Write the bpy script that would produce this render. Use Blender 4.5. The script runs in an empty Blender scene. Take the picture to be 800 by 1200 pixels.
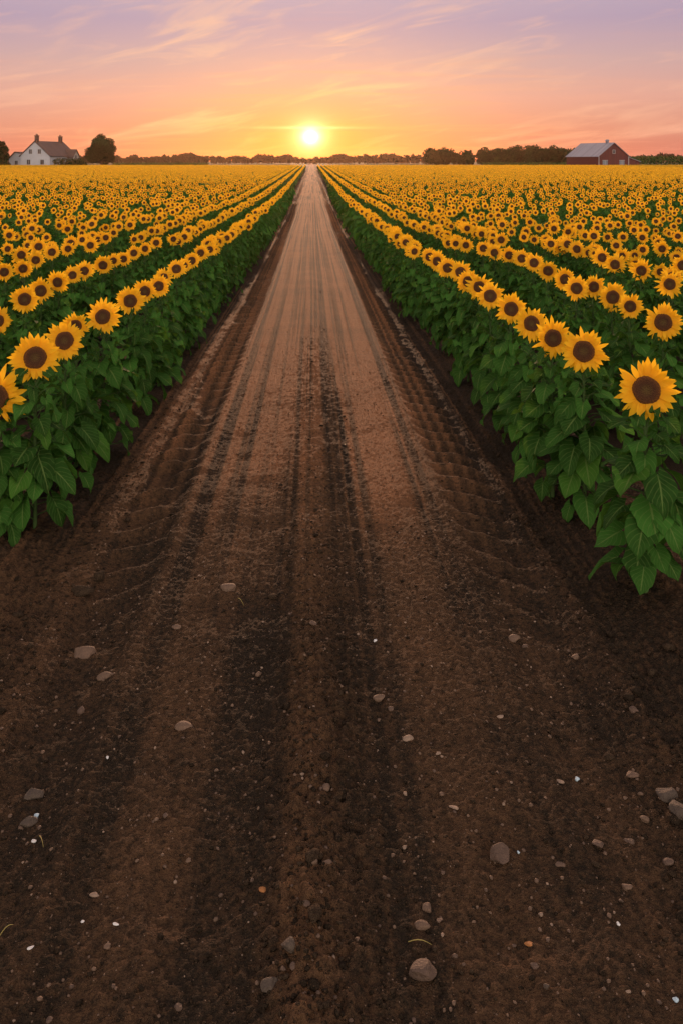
import bpy, math, random
import numpy as np
rng = np.random.default_rng(7)
random.seed(7)
R = math.radians
scene = bpy.context.scene
COL = scene.collection

# ------------------------------------------------------------------ camera
CAM_H = 2.4
FPX = 1000.0                      # focal length in photo pixels (800 wide)
YAW = math.atan(35 / FPX)         # the lane runs slightly left of the picture's middle
HOR = 188.0
cam_d = bpy.data.cameras.new("camera")
cam = bpy.data.objects.new("camera", cam_d)
COL.objects.link(cam)
cam.location = (0, 0, CAM_H)
cam.rotation_euler = (R(90), 0, -YAW)
cam_d.sensor_fit = 'HORIZONTAL'
cam_d.sensor_width = 36
cam_d.lens = 36 * FPX / 800
cam_d.shift_y = -(600 - HOR) / 800
cam_d.clip_start = 0.05
cam_d.clip_end = 6000
scene.camera = cam
FWD = np.array([math.sin(YAW), math.cos(YAW), 0]); RGT = np.array([math.cos(YAW), -math.sin(YAW), 0])

def at_z(px, py, z):
    d = FWD + RGT * (px - 400) / FPX + np.array([0, 0, (HOR - py) / FPX])
    t = (z - CAM_H) / d[2]
    return d[0] * t, d[1] * t
def at_depth(px, dep):
    d = FWD + RGT * (px - 400) / FPX
    return d[0] * dep, d[1] * dep
def project(x, y, z):
    dep = x * FWD[0] + y * FWD[1]
    return 400 + FPX * (x * RGT[0] + y * RGT[1]) / dep, HOR + FPX * (CAM_H - z) / dep, dep

# ------------------------------------------------------------------ noise
def _hash(ix, iy, seed):
    h = (ix.astype(np.int64) * 374761393 + iy.astype(np.int64) * 668265263 + seed * 974634777) & 0xFFFFFFFF
    h = ((h ^ (h >> 13)) * 1274126177) & 0xFFFFFFFF
    h = h ^ (h >> 16)
    return (h & 0xFFFFFF) / float(0xFFFFFF)
def vnoise(x, y, seed=0):
    x = np.asarray(x, float); y = np.asarray(y, float)
    ix = np.floor(x); iy = np.floor(y); fx = x - ix; fy = y - iy
    fx = fx * fx * fx * (fx * (fx * 6 - 15) + 10); fy = fy * fy * fy * (fy * (fy * 6 - 15) + 10)
    a = _hash(ix, iy, seed); b = _hash(ix + 1, iy, seed); c = _hash(ix, iy + 1, seed); d = _hash(ix + 1, iy + 1, seed)
    return (a + (b - a) * fx) * (1 - fy) + (c + (d - c) * fx) * fy          # 0..1
def fbm(x, y, seed=0, oct=4, gain=.5):
    s = 0; a = 1; t = 0
    for k in range(oct):
        s = s + a * vnoise(x, y, seed + k * 17); t += a; a *= gain; x = x * 2.03 + 3.1; y = y * 2.03 + 1.7
    return s / t
def smooth(a, b, x):
    t = np.clip((x - a) / (b - a), 0, 1); return t * t * (3 - 2 * t)

# the land dips gently a little way off and rises again towards the buildings
_ty = np.linspace(-20, 320, 3401)
_tz = np.interp(_ty, [-20, 5.0, 8, 13, 16, 25, 45, 80, 150, 235, 320], [0, 0, -.08, -.21, -.29, -.45, -.65, -.60, -.32, 0, 0])
_k = np.hanning(41); _tz = np.convolve(np.pad(_tz, 20, mode='edge'), _k / _k.sum(), mode='valid')
def terrain(y): return np.interp(y, _ty, _tz)

# ------------------------------------------------------------------ mesh helpers
def mesh_np(name, V, quads=None, tris=None, uv=None, mats=(), midx=None, smooth_=True, attr=None):
    V = np.ascontiguousarray(V, dtype=np.float32).reshape(-1, 3)
    q = np.zeros((0, 4), np.int32) if quads is None else np.asarray(quads, np.int32).reshape(-1, 4)
    t = np.zeros((0, 3), np.int32) if tris is None else np.asarray(tris, np.int32).reshape(-1, 3)
    loops = np.concatenate([q.ravel(), t.ravel()]).astype(np.int32)
    nq, nt = len(q), len(t)
    starts = np.concatenate([np.arange(nq) * 4, nq * 4 + np.arange(nt) * 3]).astype(np.int32)
    me = bpy.data.meshes.new(name)
    me.vertices.add(len(V)); me.vertices.foreach_set("co", V.ravel())
    me.loops.add(len(loops)); me.loops.foreach_set("vertex_index", loops)
    me.polygons.add(nq + nt); me.polygons.foreach_set("loop_start", starts)
    if midx is not None: me.polygons.foreach_set("material_index", np.asarray(midx, np.int32))
    me.polygons.foreach_set("use_smooth", np.full(nq + nt, bool(smooth_)))
    if uv is not None:
        l = me.uv_layers.new(name="UVMap")
        l.data.foreach_set("uv", np.asarray(uv, np.float32)[loops].ravel())
    if attr:
        for k, a in attr.items():
            at = me.attributes.new(k, 'FLOAT', 'POINT'); at.data.foreach_set("value", np.asarray(a, np.float32))
    for m in mats: me.materials.append(m)
    me.update(calc_edges=True); me.validate()
    return me

class MB:
    """collects pieces into one mesh"""
    def __init__(s): s.V = []; s.q = []; s.t = []; s.uv = []; s.mq = []; s.mt = []; s.n = 0
    def add(s, V, quads=None, tris=None, uv=None, m=0):
        V = np.asarray(V, float).reshape(-1, 3)
        s.V.append(V); s.uv.append(np.zeros((len(V), 2)) if uv is None else np.asarray(uv, float))
        if quads is not None and len(quads):
            s.q.append(np.asarray(quads, int).reshape(-1, 4) + s.n); s.mq.append(np.full(len(quads), m))
        if tris is not None and len(tris):
            s.t.append(np.asarray(tris, int).reshape(-1, 3) + s.n); s.mt.append(np.full(len(tris), m))
        s.n += len(V)
    def arrays(s):
        V = np.concatenate(s.V); uv = np.concatenate(s.uv)
        q = np.concatenate(s.q) if s.q else np.zeros((0, 4), int); t = np.concatenate(s.t) if s.t else np.zeros((0, 3), int)
        mi = np.concatenate((s.mq + s.mt)) if (s.mq or s.mt) else np.zeros(0, int)
        mq = np.concatenate(s.mq) if s.mq else np.zeros(0, int); mt = np.concatenate(s.mt) if s.mt else np.zeros(0, int)
        return V, q, t, uv, mq, mt
    def mesh(s, name, mats, smooth_=True):
        V, q, t, uv, mq, mt = s.arrays()
        return mesh_np(name, V, q, t, uv, mats, np.concatenate([mq, mt]), smooth_)
    def box(s, lo, hi, m=0, M=None):
        x0, y0, z0 = lo; x1, y1, z1 = hi
        V = np.array([(x0,y0,z0),(x1,y0,z0),(x1,y1,z0),(x0,y1,z0),(x0,y0,z1),(x1,y0,z1),(x1,y1,z1),(x0,y1,z1)], float)
        s.add(V, [(0,3,2,1),(4,5,6,7),(0,1,5,4),(1,2,6,5),(2,3,7,6),(3,0,4,7)], m=m)
    def prism(s, pts, y0, y1, m=0, axis='y'):
        """polygon in (x,z) swept along y (or in (y,z) swept along x)"""
        n = len(pts)
        if axis == 'y': V = [(p[0], y0, p[1]) for p in pts] + [(p[0], y1, p[1]) for p in pts]
        else: V = [(y0, p[0], p[1]) for p in pts] + [(y1, p[0], p[1]) for p in pts]
        quads = [(i, (i+1) % n, n + (i+1) % n, n + i) for i in range(n)]
        tris = [(0, i+1, i) for i in range(1, n-1)] + [(n, n+i, n+i+1) for i in range(1, n-1)]
        s.add(V, quads, tris, m=m)
    def tube(s, P, rad, k=6, m=0):
        P = np.asarray(P, float); n = len(P); rad = np.broadcast_to(np.asarray(rad, float), (n,))
        T = np.gradient(P, axis=0); T /= np.linalg.norm(T, axis=1)[:, None] + 1e-9
        V = []; uv = []
        for i in range(n):
            a = np.cross(T[i], (0.31, .95, .05)); a /= np.linalg.norm(a); b = np.cross(T[i], a)
            for j in range(k):
                w = 2 * math.pi * j / k
                V.append(P[i] + rad[i] * (math.cos(w) * a + math.sin(w) * b)); uv.append((.5, i / max(n-1, 1)))
        quads = [(i*k+j, i*k+(j+1) % k, (i+1)*k+(j+1) % k, (i+1)*k+j) for i in range(n-1) for j in range(k)]
        tris = [((n-1)*k, (n-1)*k+j, (n-1)*k+j+1) for j in range(1, k-1)]
        s.add(V, quads, tris, uv, m)

def link(name, me, parent=None, loc=(0,0,0), rot=(0,0,0), scale=(1,1,1)):
    o = bpy.data.objects.new(name, me); COL.objects.link(o)
    o.location = loc; o.rotation_euler = rot; o.scale = scale
    if parent is not None: o.parent = parent
    return o
def tag(o, label=None, cat=None, group=None, kind=None):
    if label: o["label"] = label
    if cat: o["category"] = cat
    if group: o["group"] = group
    if kind: o["kind"] = kind
    return o

# ------------------------------------------------------------------ materials
def new_mat(name):
    m = bpy.data.materials.new(name); m.use_nodes = True
    nt = m.node_tree; nt.nodes.clear()
    out = nt.nodes.new('ShaderNodeOutputMaterial')
    return m, nt, out
def N(nt, t, **kw):
    n = nt.nodes.new(t)
    for k, v in kw.items():
        if k == 'inp':
            for kk, vv in v.items(): n.inputs[kk].default_value = vv
        else: setattr(n, k, v)
    return n
def L(nt, a, b): nt.links.new(a, b)
def ramp(nt, stops, fac=None, interp='LINEAR'):
    n = nt.nodes.new('ShaderNodeValToRGB'); e = n.color_ramp.elements; n.color_ramp.interpolation = interp
    while len(e) < len(stops): e.new(.5)
    for k, (p, c) in enumerate(stops):
        e[k].position = p; e[k].color = (*c, 1) if len(c) == 3 else c
    if fac is not None: L(nt, fac, n.inputs[0])
    return n
def mth(nt, op, a, b=None, c=None, clamp=False):
    n = nt.nodes.new('ShaderNodeMath'); n.operation = op; n.use_clamp = clamp
    for i, v in enumerate((a, b, c)):
        if v is None: continue
        if hasattr(v, 'is_linked') or hasattr(v, 'links'): L(nt, v, n.inputs[i])
        else: n.inputs[i].default_value = v
    return n.outputs[0]
def mixc(nt, fac, a, b, mode='MIX'):
    n = nt.nodes.new('ShaderNodeMix'); n.data_type = 'RGBA'; n.blend_type = mode
    for s, v in ((n.inputs[0], fac), (n.inputs[6], a), (n.inputs[7], b)):
        if hasattr(v, 'links'): L(nt, v, s)
        else: s.default_value = v if not isinstance(v, tuple) else (*v, 1)[:4]
    return n.outputs[2]

def soil_mat(name, dark, dry, use_attr):
    m, nt, out = new_mat(name)
    tc = N(nt, 'ShaderNodeTexCoord'); co = tc.outputs['Object']
    n1 = N(nt, 'ShaderNodeTexNoise', inp={'Scale': 1.3, 'Detail': 6, 'Roughness': .6}); L(nt, co, n1.inputs[0])
    n2 = N(nt, 'ShaderNodeTexNoise', inp={'Scale': 38, 'Detail': 5, 'Roughness': .7}); L(nt, co, n2.inputs[0])
    v = N(nt, 'ShaderNodeTexVoronoi', inp={'Scale': 120, 'Randomness': 1}); L(nt, co, v.inputs['Vector'])
    v2 = N(nt, 'ShaderNodeTexVoronoi', inp={'Scale': 230, 'Randomness': 1}); L(nt, co, v2.inputs['Vector'])
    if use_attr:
        a = N(nt, 'ShaderNodeAttribute', attribute_name='dry').outputs['Fac']  # soil dryness plus painted light: dim foreground, lit lug tops
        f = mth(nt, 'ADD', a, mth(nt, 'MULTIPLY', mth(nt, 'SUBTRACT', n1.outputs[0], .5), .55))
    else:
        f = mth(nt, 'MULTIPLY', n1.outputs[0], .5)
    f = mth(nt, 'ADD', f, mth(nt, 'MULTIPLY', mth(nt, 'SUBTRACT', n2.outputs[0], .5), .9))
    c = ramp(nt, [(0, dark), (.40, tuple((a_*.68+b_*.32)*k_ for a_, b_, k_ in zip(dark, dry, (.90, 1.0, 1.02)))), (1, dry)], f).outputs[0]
    # grains: lighter sandy crumbs among the dark soil
    g = ramp(nt, [(0, (0,0,0)), (.70, (0,0,0)), (.86, (1,1,1))], N(nt, 'ShaderNodeSeparateColor').outputs[0])
    sep = [n for n in nt.nodes if n.bl_idname == 'ShaderNodeSeparateColor'][-1]; L(nt, v.outputs['Color'], sep.inputs[0])
    gm = mth(nt, 'MULTIPLY', g.outputs[0], ramp(nt, [(0, (1,1,1)), (.45, (0,0,0))], v.outputs['Distance']).outputs[0])
    c = mixc(nt, mth(nt, 'MULTIPLY', gm, .55), c, (.17, .10, .056))
    dk = ramp(nt, [(.28, (1,1,1)), (.5, (0,0,0))], n2.outputs[0]).outputs[0]
    c = mixc(nt, mth(nt, 'MULTIPLY', dk, .5), c, tuple(x * .55 for x in dark))
    b = N(nt, 'ShaderNodeBsdfPrincipled', inp={'Roughness': .85, 'Specular IOR Level': .06}); L(nt, c, b.inputs['Base Color'])
    h = mth(nt, 'ADD', mth(nt, 'MULTIPLY', n2.outputs[0], .9), mth(nt, 'MULTIPLY', v.outputs['Distance'], -.55))
    h = mth(nt, 'ADD', h, mth(nt, 'MULTIPLY', v2.outputs['Distance'], -.25))
    bp = N(nt, 'ShaderNodeBump', inp={'Strength': 1.0, 'Distance': .02}); L(nt, h, bp.inputs['Height']); L(nt, bp.outputs[0], b.inputs['Normal'])
    L(nt, b.outputs[0], out.inputs[0])
    return m
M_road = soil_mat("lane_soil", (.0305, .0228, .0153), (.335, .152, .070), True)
M_soil = soil_mat("field_soil", (.026, .0185, .0120), (.09, .054, .033), False)
M_clod = soil_mat("clod_soil", (.036, .024, .0150), (.15, .090, .055), False)
M_clod2 = soil_mat("clod_soil_dark", (.022, .0155, .0100), (.09, .056, .035), False)

def leaf_mat(name, base, light, trans=.36, far=False):
    m, nt, out = new_mat(name)
    geo = N(nt, 'ShaderNodeNewGeometry'); rnd = geo.outputs['Random Per Island']
    c0 = ramp(nt, [(0, tuple(x*.5 for x in base)), (.5, base), (.90, tuple(x*1.8 for x in base)), (1, (base[0]*2.0, base[1]*1.5, base[2]*1.0))], rnd).outputs[0]
    b = N(nt, 'ShaderNodeBsdfPrincipled', inp={'Roughness': .75, 'Specular IOR Level': .10})
    if not far:
        uv = N(nt, 'ShaderNodeTexCoord').outputs['UV']; s = N(nt, 'ShaderNodeSeparateXYZ'); L(nt, uv, s.inputs[0])
        u = mth(nt, 'ABSOLUTE', mth(nt, 'SUBTRACT', s.outputs[0], .5)); v = s.outputs[1]
        mid = ramp(nt, [(0, (1,1,1)), (.016, (1,1,1)), (.04, (0,0,0))], u).outputs[0]
        t = mth(nt, 'FRACT', mth(nt, 'SUBTRACT', mth(nt, 'MULTIPLY', v, 6.5), mth(nt, 'MULTIPLY', u, 5.5)))
        sv = ramp(nt, [(0, (1,1,1)), (.06, (.8,.8,.8)), (.16, (0,0,0)), (.9, (0,0,0)), (1, (1,1,1))], t).outputs[0]
        vein = mth(nt, 'MAXIMUM', mid, mth(nt, 'MULTIPLY', sv, .55))
        co = N(nt, 'ShaderNodeTexCoord').outputs['Object']
        nz = N(nt, 'ShaderNodeTexNoise', inp={'Scale': 22, 'Detail': 4}); L(nt, co, nz.inputs[0])
        c1 = mixc(nt, mth(nt, 'MULTIPLY', vein, .62), c0, light)
        c1 = mixc(nt, mth(nt, 'MULTIPLY', ramp(nt, [(.4, (0,0,0)), (.7, (1,1,1))], nz.outputs[0]).outputs[0], .35), c1, tuple(x*1.5 for x in base))
        n3 = N(nt, 'ShaderNodeTexNoise', inp={'Scale': 90, 'Detail': 3}); L(nt, co, n3.inputs[0])
        hh = mth(nt, 'ADD', mth(nt, 'MULTIPLY', vein, -1.0), mth(nt, 'MULTIPLY', n3.outputs[0], .8))
        bp = N(nt, 'ShaderNodeBump', inp={'Strength': .55, 'Distance': .006}); L(nt, hh, bp.inputs['Height']); L(nt, bp.outputs[0], b.inputs['Normal'])
    else: c1 = c0
    L(nt, c1, b.inputs['Base Color'])
    tr = N(nt, 'ShaderNodeBsdfTranslucent'); L(nt, mixc(nt, .5, c1, (.09, .20, .015)), tr.inputs[0])
    mx = N(nt, 'ShaderNodeMixShader', inp={0: trans}); L(nt, b.outputs[0], mx.inputs[1]); L(nt, tr.outputs[0], mx.inputs[2]); L(nt, mx.outputs[0], out.inputs[0])
    return m
M_leaf = leaf_mat("sunflower_leaf", (.032, .102, .015), (.20, .30, .08))
M_leaf_far = leaf_mat("sunflower_leaf_far", (.050, .108, .020), (.1, .15, .05), far=True)

def petal_mat():
    m, nt, out = new_mat("petal_yellow")
    rnd = N(nt, 'ShaderNodeNewGeometry').outputs['Random Per Island']
    uv = N(nt, 'ShaderNodeTexCoord').outputs['UV']; s = N(nt, 'ShaderNodeSeparateXYZ'); L(nt, uv, s.inputs[0])
    c = ramp(nt, [(0, (.84, .36, .006)), (.35, (.90, .49, .010)), (1, (.93, .56, .016))], s.outputs[1]).outputs[0]
    c = mixc(nt, mth(nt, 'MULTIPLY', rnd, .35), c, (.95, .43, .004))
    w = mth(nt, 'SINE', mth(nt, 'MULTIPLY', s.outputs[0], 34))
    b = N(nt, 'ShaderNodeBsdfPrincipled', inp={'Roughness': .6, 'Specular IOR Level': .25}); L(nt, c, b.inputs['Base Color'])
    bp = N(nt, 'ShaderNodeBump', inp={'Strength': .35, 'Distance': .002}); L(nt, w, bp.inputs['Height']); L(nt, bp.outputs[0], b.inputs['Normal'])
    tr = N(nt, 'ShaderNodeBsdfTranslucent'); L(nt, c, tr.inputs[0])
    mx = N(nt, 'ShaderNodeMixShader', inp={0: .38}); L(nt, b.outputs[0], mx.inputs[1]); L(nt, tr.outputs[0], mx.inputs[2]); L(nt, mx.outputs[0], out.inputs[0])
    return m
M_petal = petal_mat()

def disc_mat():
    m, nt, out = new_mat("seed_disc")
    uv = N(nt, 'ShaderNodeTexCoord').outputs['UV']; s = N(nt, 'ShaderNodeSeparateXYZ'); L(nt, uv, s.inputs[0])
    co = N(nt, 'ShaderNodeTexCoord').outputs['Object']
    v = N(nt, 'ShaderNodeTexVoronoi', inp={'Scale': 190}); L(nt, co, v.inputs['Vector'])
    nz = N(nt, 'ShaderNodeTexNoise', inp={'Scale': 120, 'Detail': 3}); L(nt, co, nz.inputs[0])
    f = mth(nt, 'ADD', s.outputs[1], mth(nt, 'MULTIPLY', mth(nt, 'SUBTRACT', nz.outputs[0], .5), .22))
    c = ramp(nt, [(0, (.13, .09, .025)), (.26, (.12, .07, .02)), (.46, (.085, .036, .014)), (.70, (.115, .044, .014)), (.86, (.19, .072, .014)), (1, (.30, .11, .014))], f).outputs[0]
    c = mixc(nt, mth(nt, 'MULTIPLY', ramp(nt, [(.1, (0,0,0)), (.6, (1,1,1))], v.outputs['Distance']).outputs[0], .65), c, (.040, .017, .008))
    b = N(nt, 'ShaderNodeBsdfPrincipled', inp={'Roughness': .85, 'Specular IOR Level': .2}); L(nt, c, b.inputs['Base Color'])
    bp = N(nt, 'ShaderNodeBump', inp={'Strength': 1, 'Distance': .006}); bp.invert = True; L(nt, v.outputs['Distance'], bp.inputs['Height']); L(nt, bp.outputs[0], b.inputs['Normal'])
    L(nt, b.outputs[0], out.inputs[0]); return m
M_disc = disc_mat()

def plain(name, col, rough=.7, var=.25, scale=4, spec=.4, bump=.0, bscale=40):
    m, nt, out = new_mat(name)
    co = N(nt, 'ShaderNodeTexCoord').outputs['Object']
    nz = N(nt, 'ShaderNodeTexNoise', inp={'Scale': scale, 'Detail': 6, 'Roughness': .65}); L(nt, co, nz.inputs[0])
    c = ramp(nt, [(.25, tuple(x*(1-var) for x in col)), (.75, tuple(min(1, x*(1+var)) for x in col))], nz.outputs[0]).outputs[0]
    b = N(nt, 'ShaderNodeBsdfPrincipled', inp={'Roughness': rough, 'Specular IOR Level': spec}); L(nt, c, b.inputs['Base Color'])
    if bump:
        n2 = N(nt, 'ShaderNodeTexNoise', inp={'Scale': bscale, 'Detail': 5}); L(nt, co, n2.inputs[0])
        bp = N(nt, 'ShaderNodeBump', inp={'Strength': bump, 'Distance': .01}); L(nt, n2.outputs[0], bp.inputs['Height']); L(nt, bp.outputs[0], b.inputs['Normal'])
    L(nt, b.outputs[0], out.inputs[0]); return m
M_stem = plain("sunflower_stem", (.055, .100, .03), .75, .25, 20, .08)
M_calyx = plain("flower_back", (.05, .10, .025), .65, .25, 30)

def streaky(name, col, axis=0, freq=3.0, var=.3, rough=.6):
    """boards or metal sheets: bands along one object axis plus weather noise"""
    m, nt, out = new_mat(name)
    co = N(nt, 'ShaderNodeTexCoord').outputs['Object']; s = N(nt, 'ShaderNodeSeparateXYZ'); L(nt, co, s.inputs[0])
    t = mth(nt, 'MULTIPLY', s.outputs[axis], freq)
    fl = mth(nt, 'FLOOR', t); fr = mth(nt, 'FRACT', t)
    wn = N(nt, 'ShaderNodeTexWhiteNoise', noise_dimensions='1D'); L(nt, fl, wn.inputs['W'])
    nz = N(nt, 'ShaderNodeTexNoise', inp={'Scale': 1.4, 'Detail': 5}); L(nt, co, nz.inputs[0])
    f = mth(nt, 'ADD', mth(nt, 'MULTIPLY', wn.outputs[0], .55), mth(nt, 'MULTIPLY', nz.outputs[0], .45))
    c = ramp(nt, [(.1, tuple(x*(1-var) for x in col)), (.9, tuple(min(1, x*(1+var)) for x in col))], f).outputs[0]
    b = N(nt, 'ShaderNodeBsdfPrincipled', inp={'Roughness': rough}); L(nt, c, b.inputs['Base Color'])
    g = ramp(nt, [(0, (0,0,0)), (.1, (1,1,1)), (.9, (1,1,1)), (1, (0,0,0))], fr).outputs[0]
    bp = N(nt, 'ShaderNodeBump', inp={'Strength': .7, 'Distance': .03}); L(nt, g, bp.inputs['Height']); L(nt, bp.outputs[0], b.inputs['Normal'])
    L(nt, b.outputs[0], out.inputs[0]); return m
M_plaster = plain("white_plaster", (.42, .44, .48), .85, .12, .8)
M_plaster2 = plain("cream_plaster", (.36, .33, .29), .85, .12, .8)
M_tile = streaky("brown_roof_tiles", (.085, .050, .038), 1, 2.2, .35)
M_chim = plain("chimney_brick", (.10, .06, .045), .9, .3, 3)
M_trim = plain("pale_trim", (.38, .37, .37), .7, .08, 2)
M_glass = plain("dark_window_glass", (.02, .024, .03), .12, .1, 2, .5)
M_door = plain("weathered_door", (.06, .05, .045), .6, .2, 3)
M_red = streaky("red_barn_boards", (.085, .010, .009), 0, 4.5, .3)
M_tin = streaky("grey_tin_roof", (.25, .255, .30), 1, 1.6, .25, .45)
M_greydoor = plain("grey_blue_door", (.17, .20, .23), .6, .15, 2)
def crown_mat(name, base):
    return leaf_mat(name, base, base, trans=.03, far=True)
M_crown = crown_mat("tree_leaves", (.013, .029, .010))
M_crown2 = crown_mat("far_tree_leaves", (.013, .023, .018))
M_hedge = crown_mat("hedge_leaves", (.026, .040, .013))
M_corn = crown_mat("maize_leaves", (.040, .075, .020))
M_bark = plain("bark", (.05, .038, .028), .9, .3, 4, .3, .6, 12)
def stone_mat(name, col):
    m = plain(name, col, .75, .35, 35, .4, .7, 120); return m
M_st = {'tan': stone_mat("tan_stone", (.130, .082, .052)), 'brown': stone_mat("brown_stone", (.095, .060, .040)),
        'grey': stone_mat("grey_stone", (.072, .053, .037)), 'pale': stone_mat("pale_stone", (.24, .17, .12)),
        'white': stone_mat("white_stone", (.66, .66, .64)), 'blue': stone_mat("bluish_sparkle", (.45, .60, .68)),  # the bluish ones stand in for small sparkles of light
        'orange': stone_mat("orange_stone", (.36, .15, .045)), 'clod': M_clod}

# ------------------------------------------------------------------ the lane (height field)
TRK = 1.15
def lane_height(x, y):
    """height of the lane surface, and its dryness mixed with painted light and shade"""
    ax = np.abs(x)
    wob = (fbm(y * .05, x * 0 + 3.3, 5, 2) - .5) * .14
    xs = x + wob
    edge = smooth(1.42, 1.95, ax + (fbm(x * 1.6, y * 1.1, 9, 3) - .5) * .34)
    z = -.075 + .085 * edge
    # windrow of crumbs thrown up beside the tyre tracks
    z = z + .030 * np.exp(-((ax - 1.47 + (fbm(y * .7, x * 0 + np.sign(x), 12, 3) - .5) * .2) / .085) ** 2) * fbm(x * 5, y * 3, 13, 3) * 1.6
    # broad ruts and long streaks drawn out along the lane
    for c, w, a in ((-.72, .16, -.020), (-.40, .09, -.010), (.52, .17, -.022), (.82, .08, -.008), (.27, .07, -.008), (-.02, .13, .020), (-.94, .06, .012), (.93, .05, .010), (-.56, .035, .007), (.68, .03, .007)):
        z = z + a * np.exp(-((xs - c) / w) ** 2)
    st = fbm(xs * 9, y * .10, 21, 3); st2 = fbm(xs * 26, y * .22, 24, 2)
    lz = 1 - .8 * np.exp(-((ax - TRK) / .24) ** 6)
    far_ = (.25 + .75 * smooth(4.0, 7.5, y)) * lz
    z = z + (.020 * (st - .5) + .010 * (st2 - .5) + .016 * (fbm(xs * 19 + 5, y * .045, 27, 3) - .5)) * far_
    # lug marks of tractor tyres in both tracks
    lug_shade = 0
    for sgn, seed in ((-1, 40), (1, 60)):
        u = (xs - sgn * TRK)
        m = np.exp(-(u / .17) ** 4)
        ph = (y + sgn * u * .95 + .26 * (fbm(x * 2.5, y * 1.5, seed, 3) - .5)) / .33
        bar = .5 + .5 * np.cos(2 * np.pi * ph); bar = bar ** 2.0
        keep = smooth(.30, .56, fbm(x * 2.4, y * 1.1, seed + 3, 3) + .10) * (0.12 + .88 * smooth(4.2, 7.0, y))
        side = smooth(-.16, .22, u * sgn) * .5 + .5
        z = z + m * (-.045 + .100 * bar * keep * side)
        lug_shade = lug_shade + m * (1 - 1.0 * keep) * .6 + m * keep * (.9 - 5.2 * bar * side)  # lit ridge tops and shaded gaps painted into the soil colour
    # crumbly middle strip and rough verges
    rough = np.exp(-((xs - .03) / .22) ** 2) * (1 - smooth(5.0, 17.0, y)) + smooth(1.32, 1.6, ax) * .9 + .12
    rough = np.clip(rough, 0, 1) * (.55 + .9 * fbm(x * 1.4, y * 1.0, 33, 3)) * (1 - .55 * smooth(6, 24, y))
    c1 = fbm(x * 17, y * 17, 71, 4); c2 = vnoise(x * 43, y * 43, 75); c3 = vnoise(x * 95, y * 95, 76)
    z = z + rough * (.045 * (np.clip(c1 - .42, 0, 1) ** 1.2) * 1.5 + .012 * (c2 - .5))
    z = z + .014 * (fbm(x * 4.1, y * .9, 81, 4) - .5) + (.006 * (c2 - .5) + .006 * (c3 - .5)) * (1 - .75 * smooth(5, 24, y))
    fur = fbm(xs * 3.4 + 11, y * .06, 29, 2)
    z = z + .040 * (fur - .5) * (1 - .6 * smooth(6, 14, y))
    # footprints and scuffs: shallow dents
    dn = fbm(x * 2.6 + 7, y * 2.1, 91, 2)
    z = z - .014 * smooth(.60, .80, dn) * (1 - smooth(6, 12, y))
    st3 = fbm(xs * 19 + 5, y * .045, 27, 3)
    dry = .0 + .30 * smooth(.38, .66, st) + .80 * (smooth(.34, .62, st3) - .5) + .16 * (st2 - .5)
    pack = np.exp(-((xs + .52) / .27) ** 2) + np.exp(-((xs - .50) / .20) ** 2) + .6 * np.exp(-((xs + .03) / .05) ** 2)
    dry = dry + .34 * pack - .08 * rough - .07 * lug_shade - .25 * smooth(1.35, 1.7, ax)
    dry = dry * (.12 + .88 * smooth(4.2, 9.0, y)) * (.4 + .6 * lz) + (.13 + .42 * (fur - .5)) * (1 - smooth(5, 11, y)) + .36 * smooth(3.9, 11.5, y) * (1 - smooth(1.2, 1.5, ax))  # foreground dimmed, distance brightened: light falloff painted into the soil colour
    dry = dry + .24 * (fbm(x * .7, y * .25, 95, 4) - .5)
    return z + terrain(y), np.clip(dry, 0, .84)

def patch(ya, yb, ncol, dmin, drel):
    ys_ = [ya]
    while ys_[-1] < yb: ys_.append(ys_[-1] + max(dmin, drel * ys_[-1]))
    ys_[-1] = yb
    X, Y = np.meshgrid(np.linspace(-2.6, 2.6, ncol), np.array(ys_))
    Z, D = lane_height(X, Y)
    return X, Y, Z, D
def strip(ya, yb, n, xs):
    yy = np.linspace(ya, yb, n) if ya < 0 else np.geomspace(ya, yb, n)
    X, Y = np.meshgrid(xs, yy)
    Z, D = lane_height(X, np.full_like(Y, 1.0) * 0 + Y)
    return X, Y, Z, D
Vs, Ds, Qs, off = [], [], [], 0
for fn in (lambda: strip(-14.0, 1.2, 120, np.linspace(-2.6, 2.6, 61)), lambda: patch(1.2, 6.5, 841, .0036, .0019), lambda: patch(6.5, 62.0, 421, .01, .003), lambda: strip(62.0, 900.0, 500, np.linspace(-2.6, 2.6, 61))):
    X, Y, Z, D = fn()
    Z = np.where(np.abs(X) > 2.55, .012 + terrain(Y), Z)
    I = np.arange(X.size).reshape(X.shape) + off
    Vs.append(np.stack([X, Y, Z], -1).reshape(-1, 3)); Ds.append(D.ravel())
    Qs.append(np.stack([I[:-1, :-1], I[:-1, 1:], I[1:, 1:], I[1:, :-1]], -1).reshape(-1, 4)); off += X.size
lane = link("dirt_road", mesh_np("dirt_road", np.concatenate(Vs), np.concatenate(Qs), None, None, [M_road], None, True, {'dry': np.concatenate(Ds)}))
tag(lane, "brown dirt farm track with tractor tyre marks running to the sunset", "dirt road", kind="structure")

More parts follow.
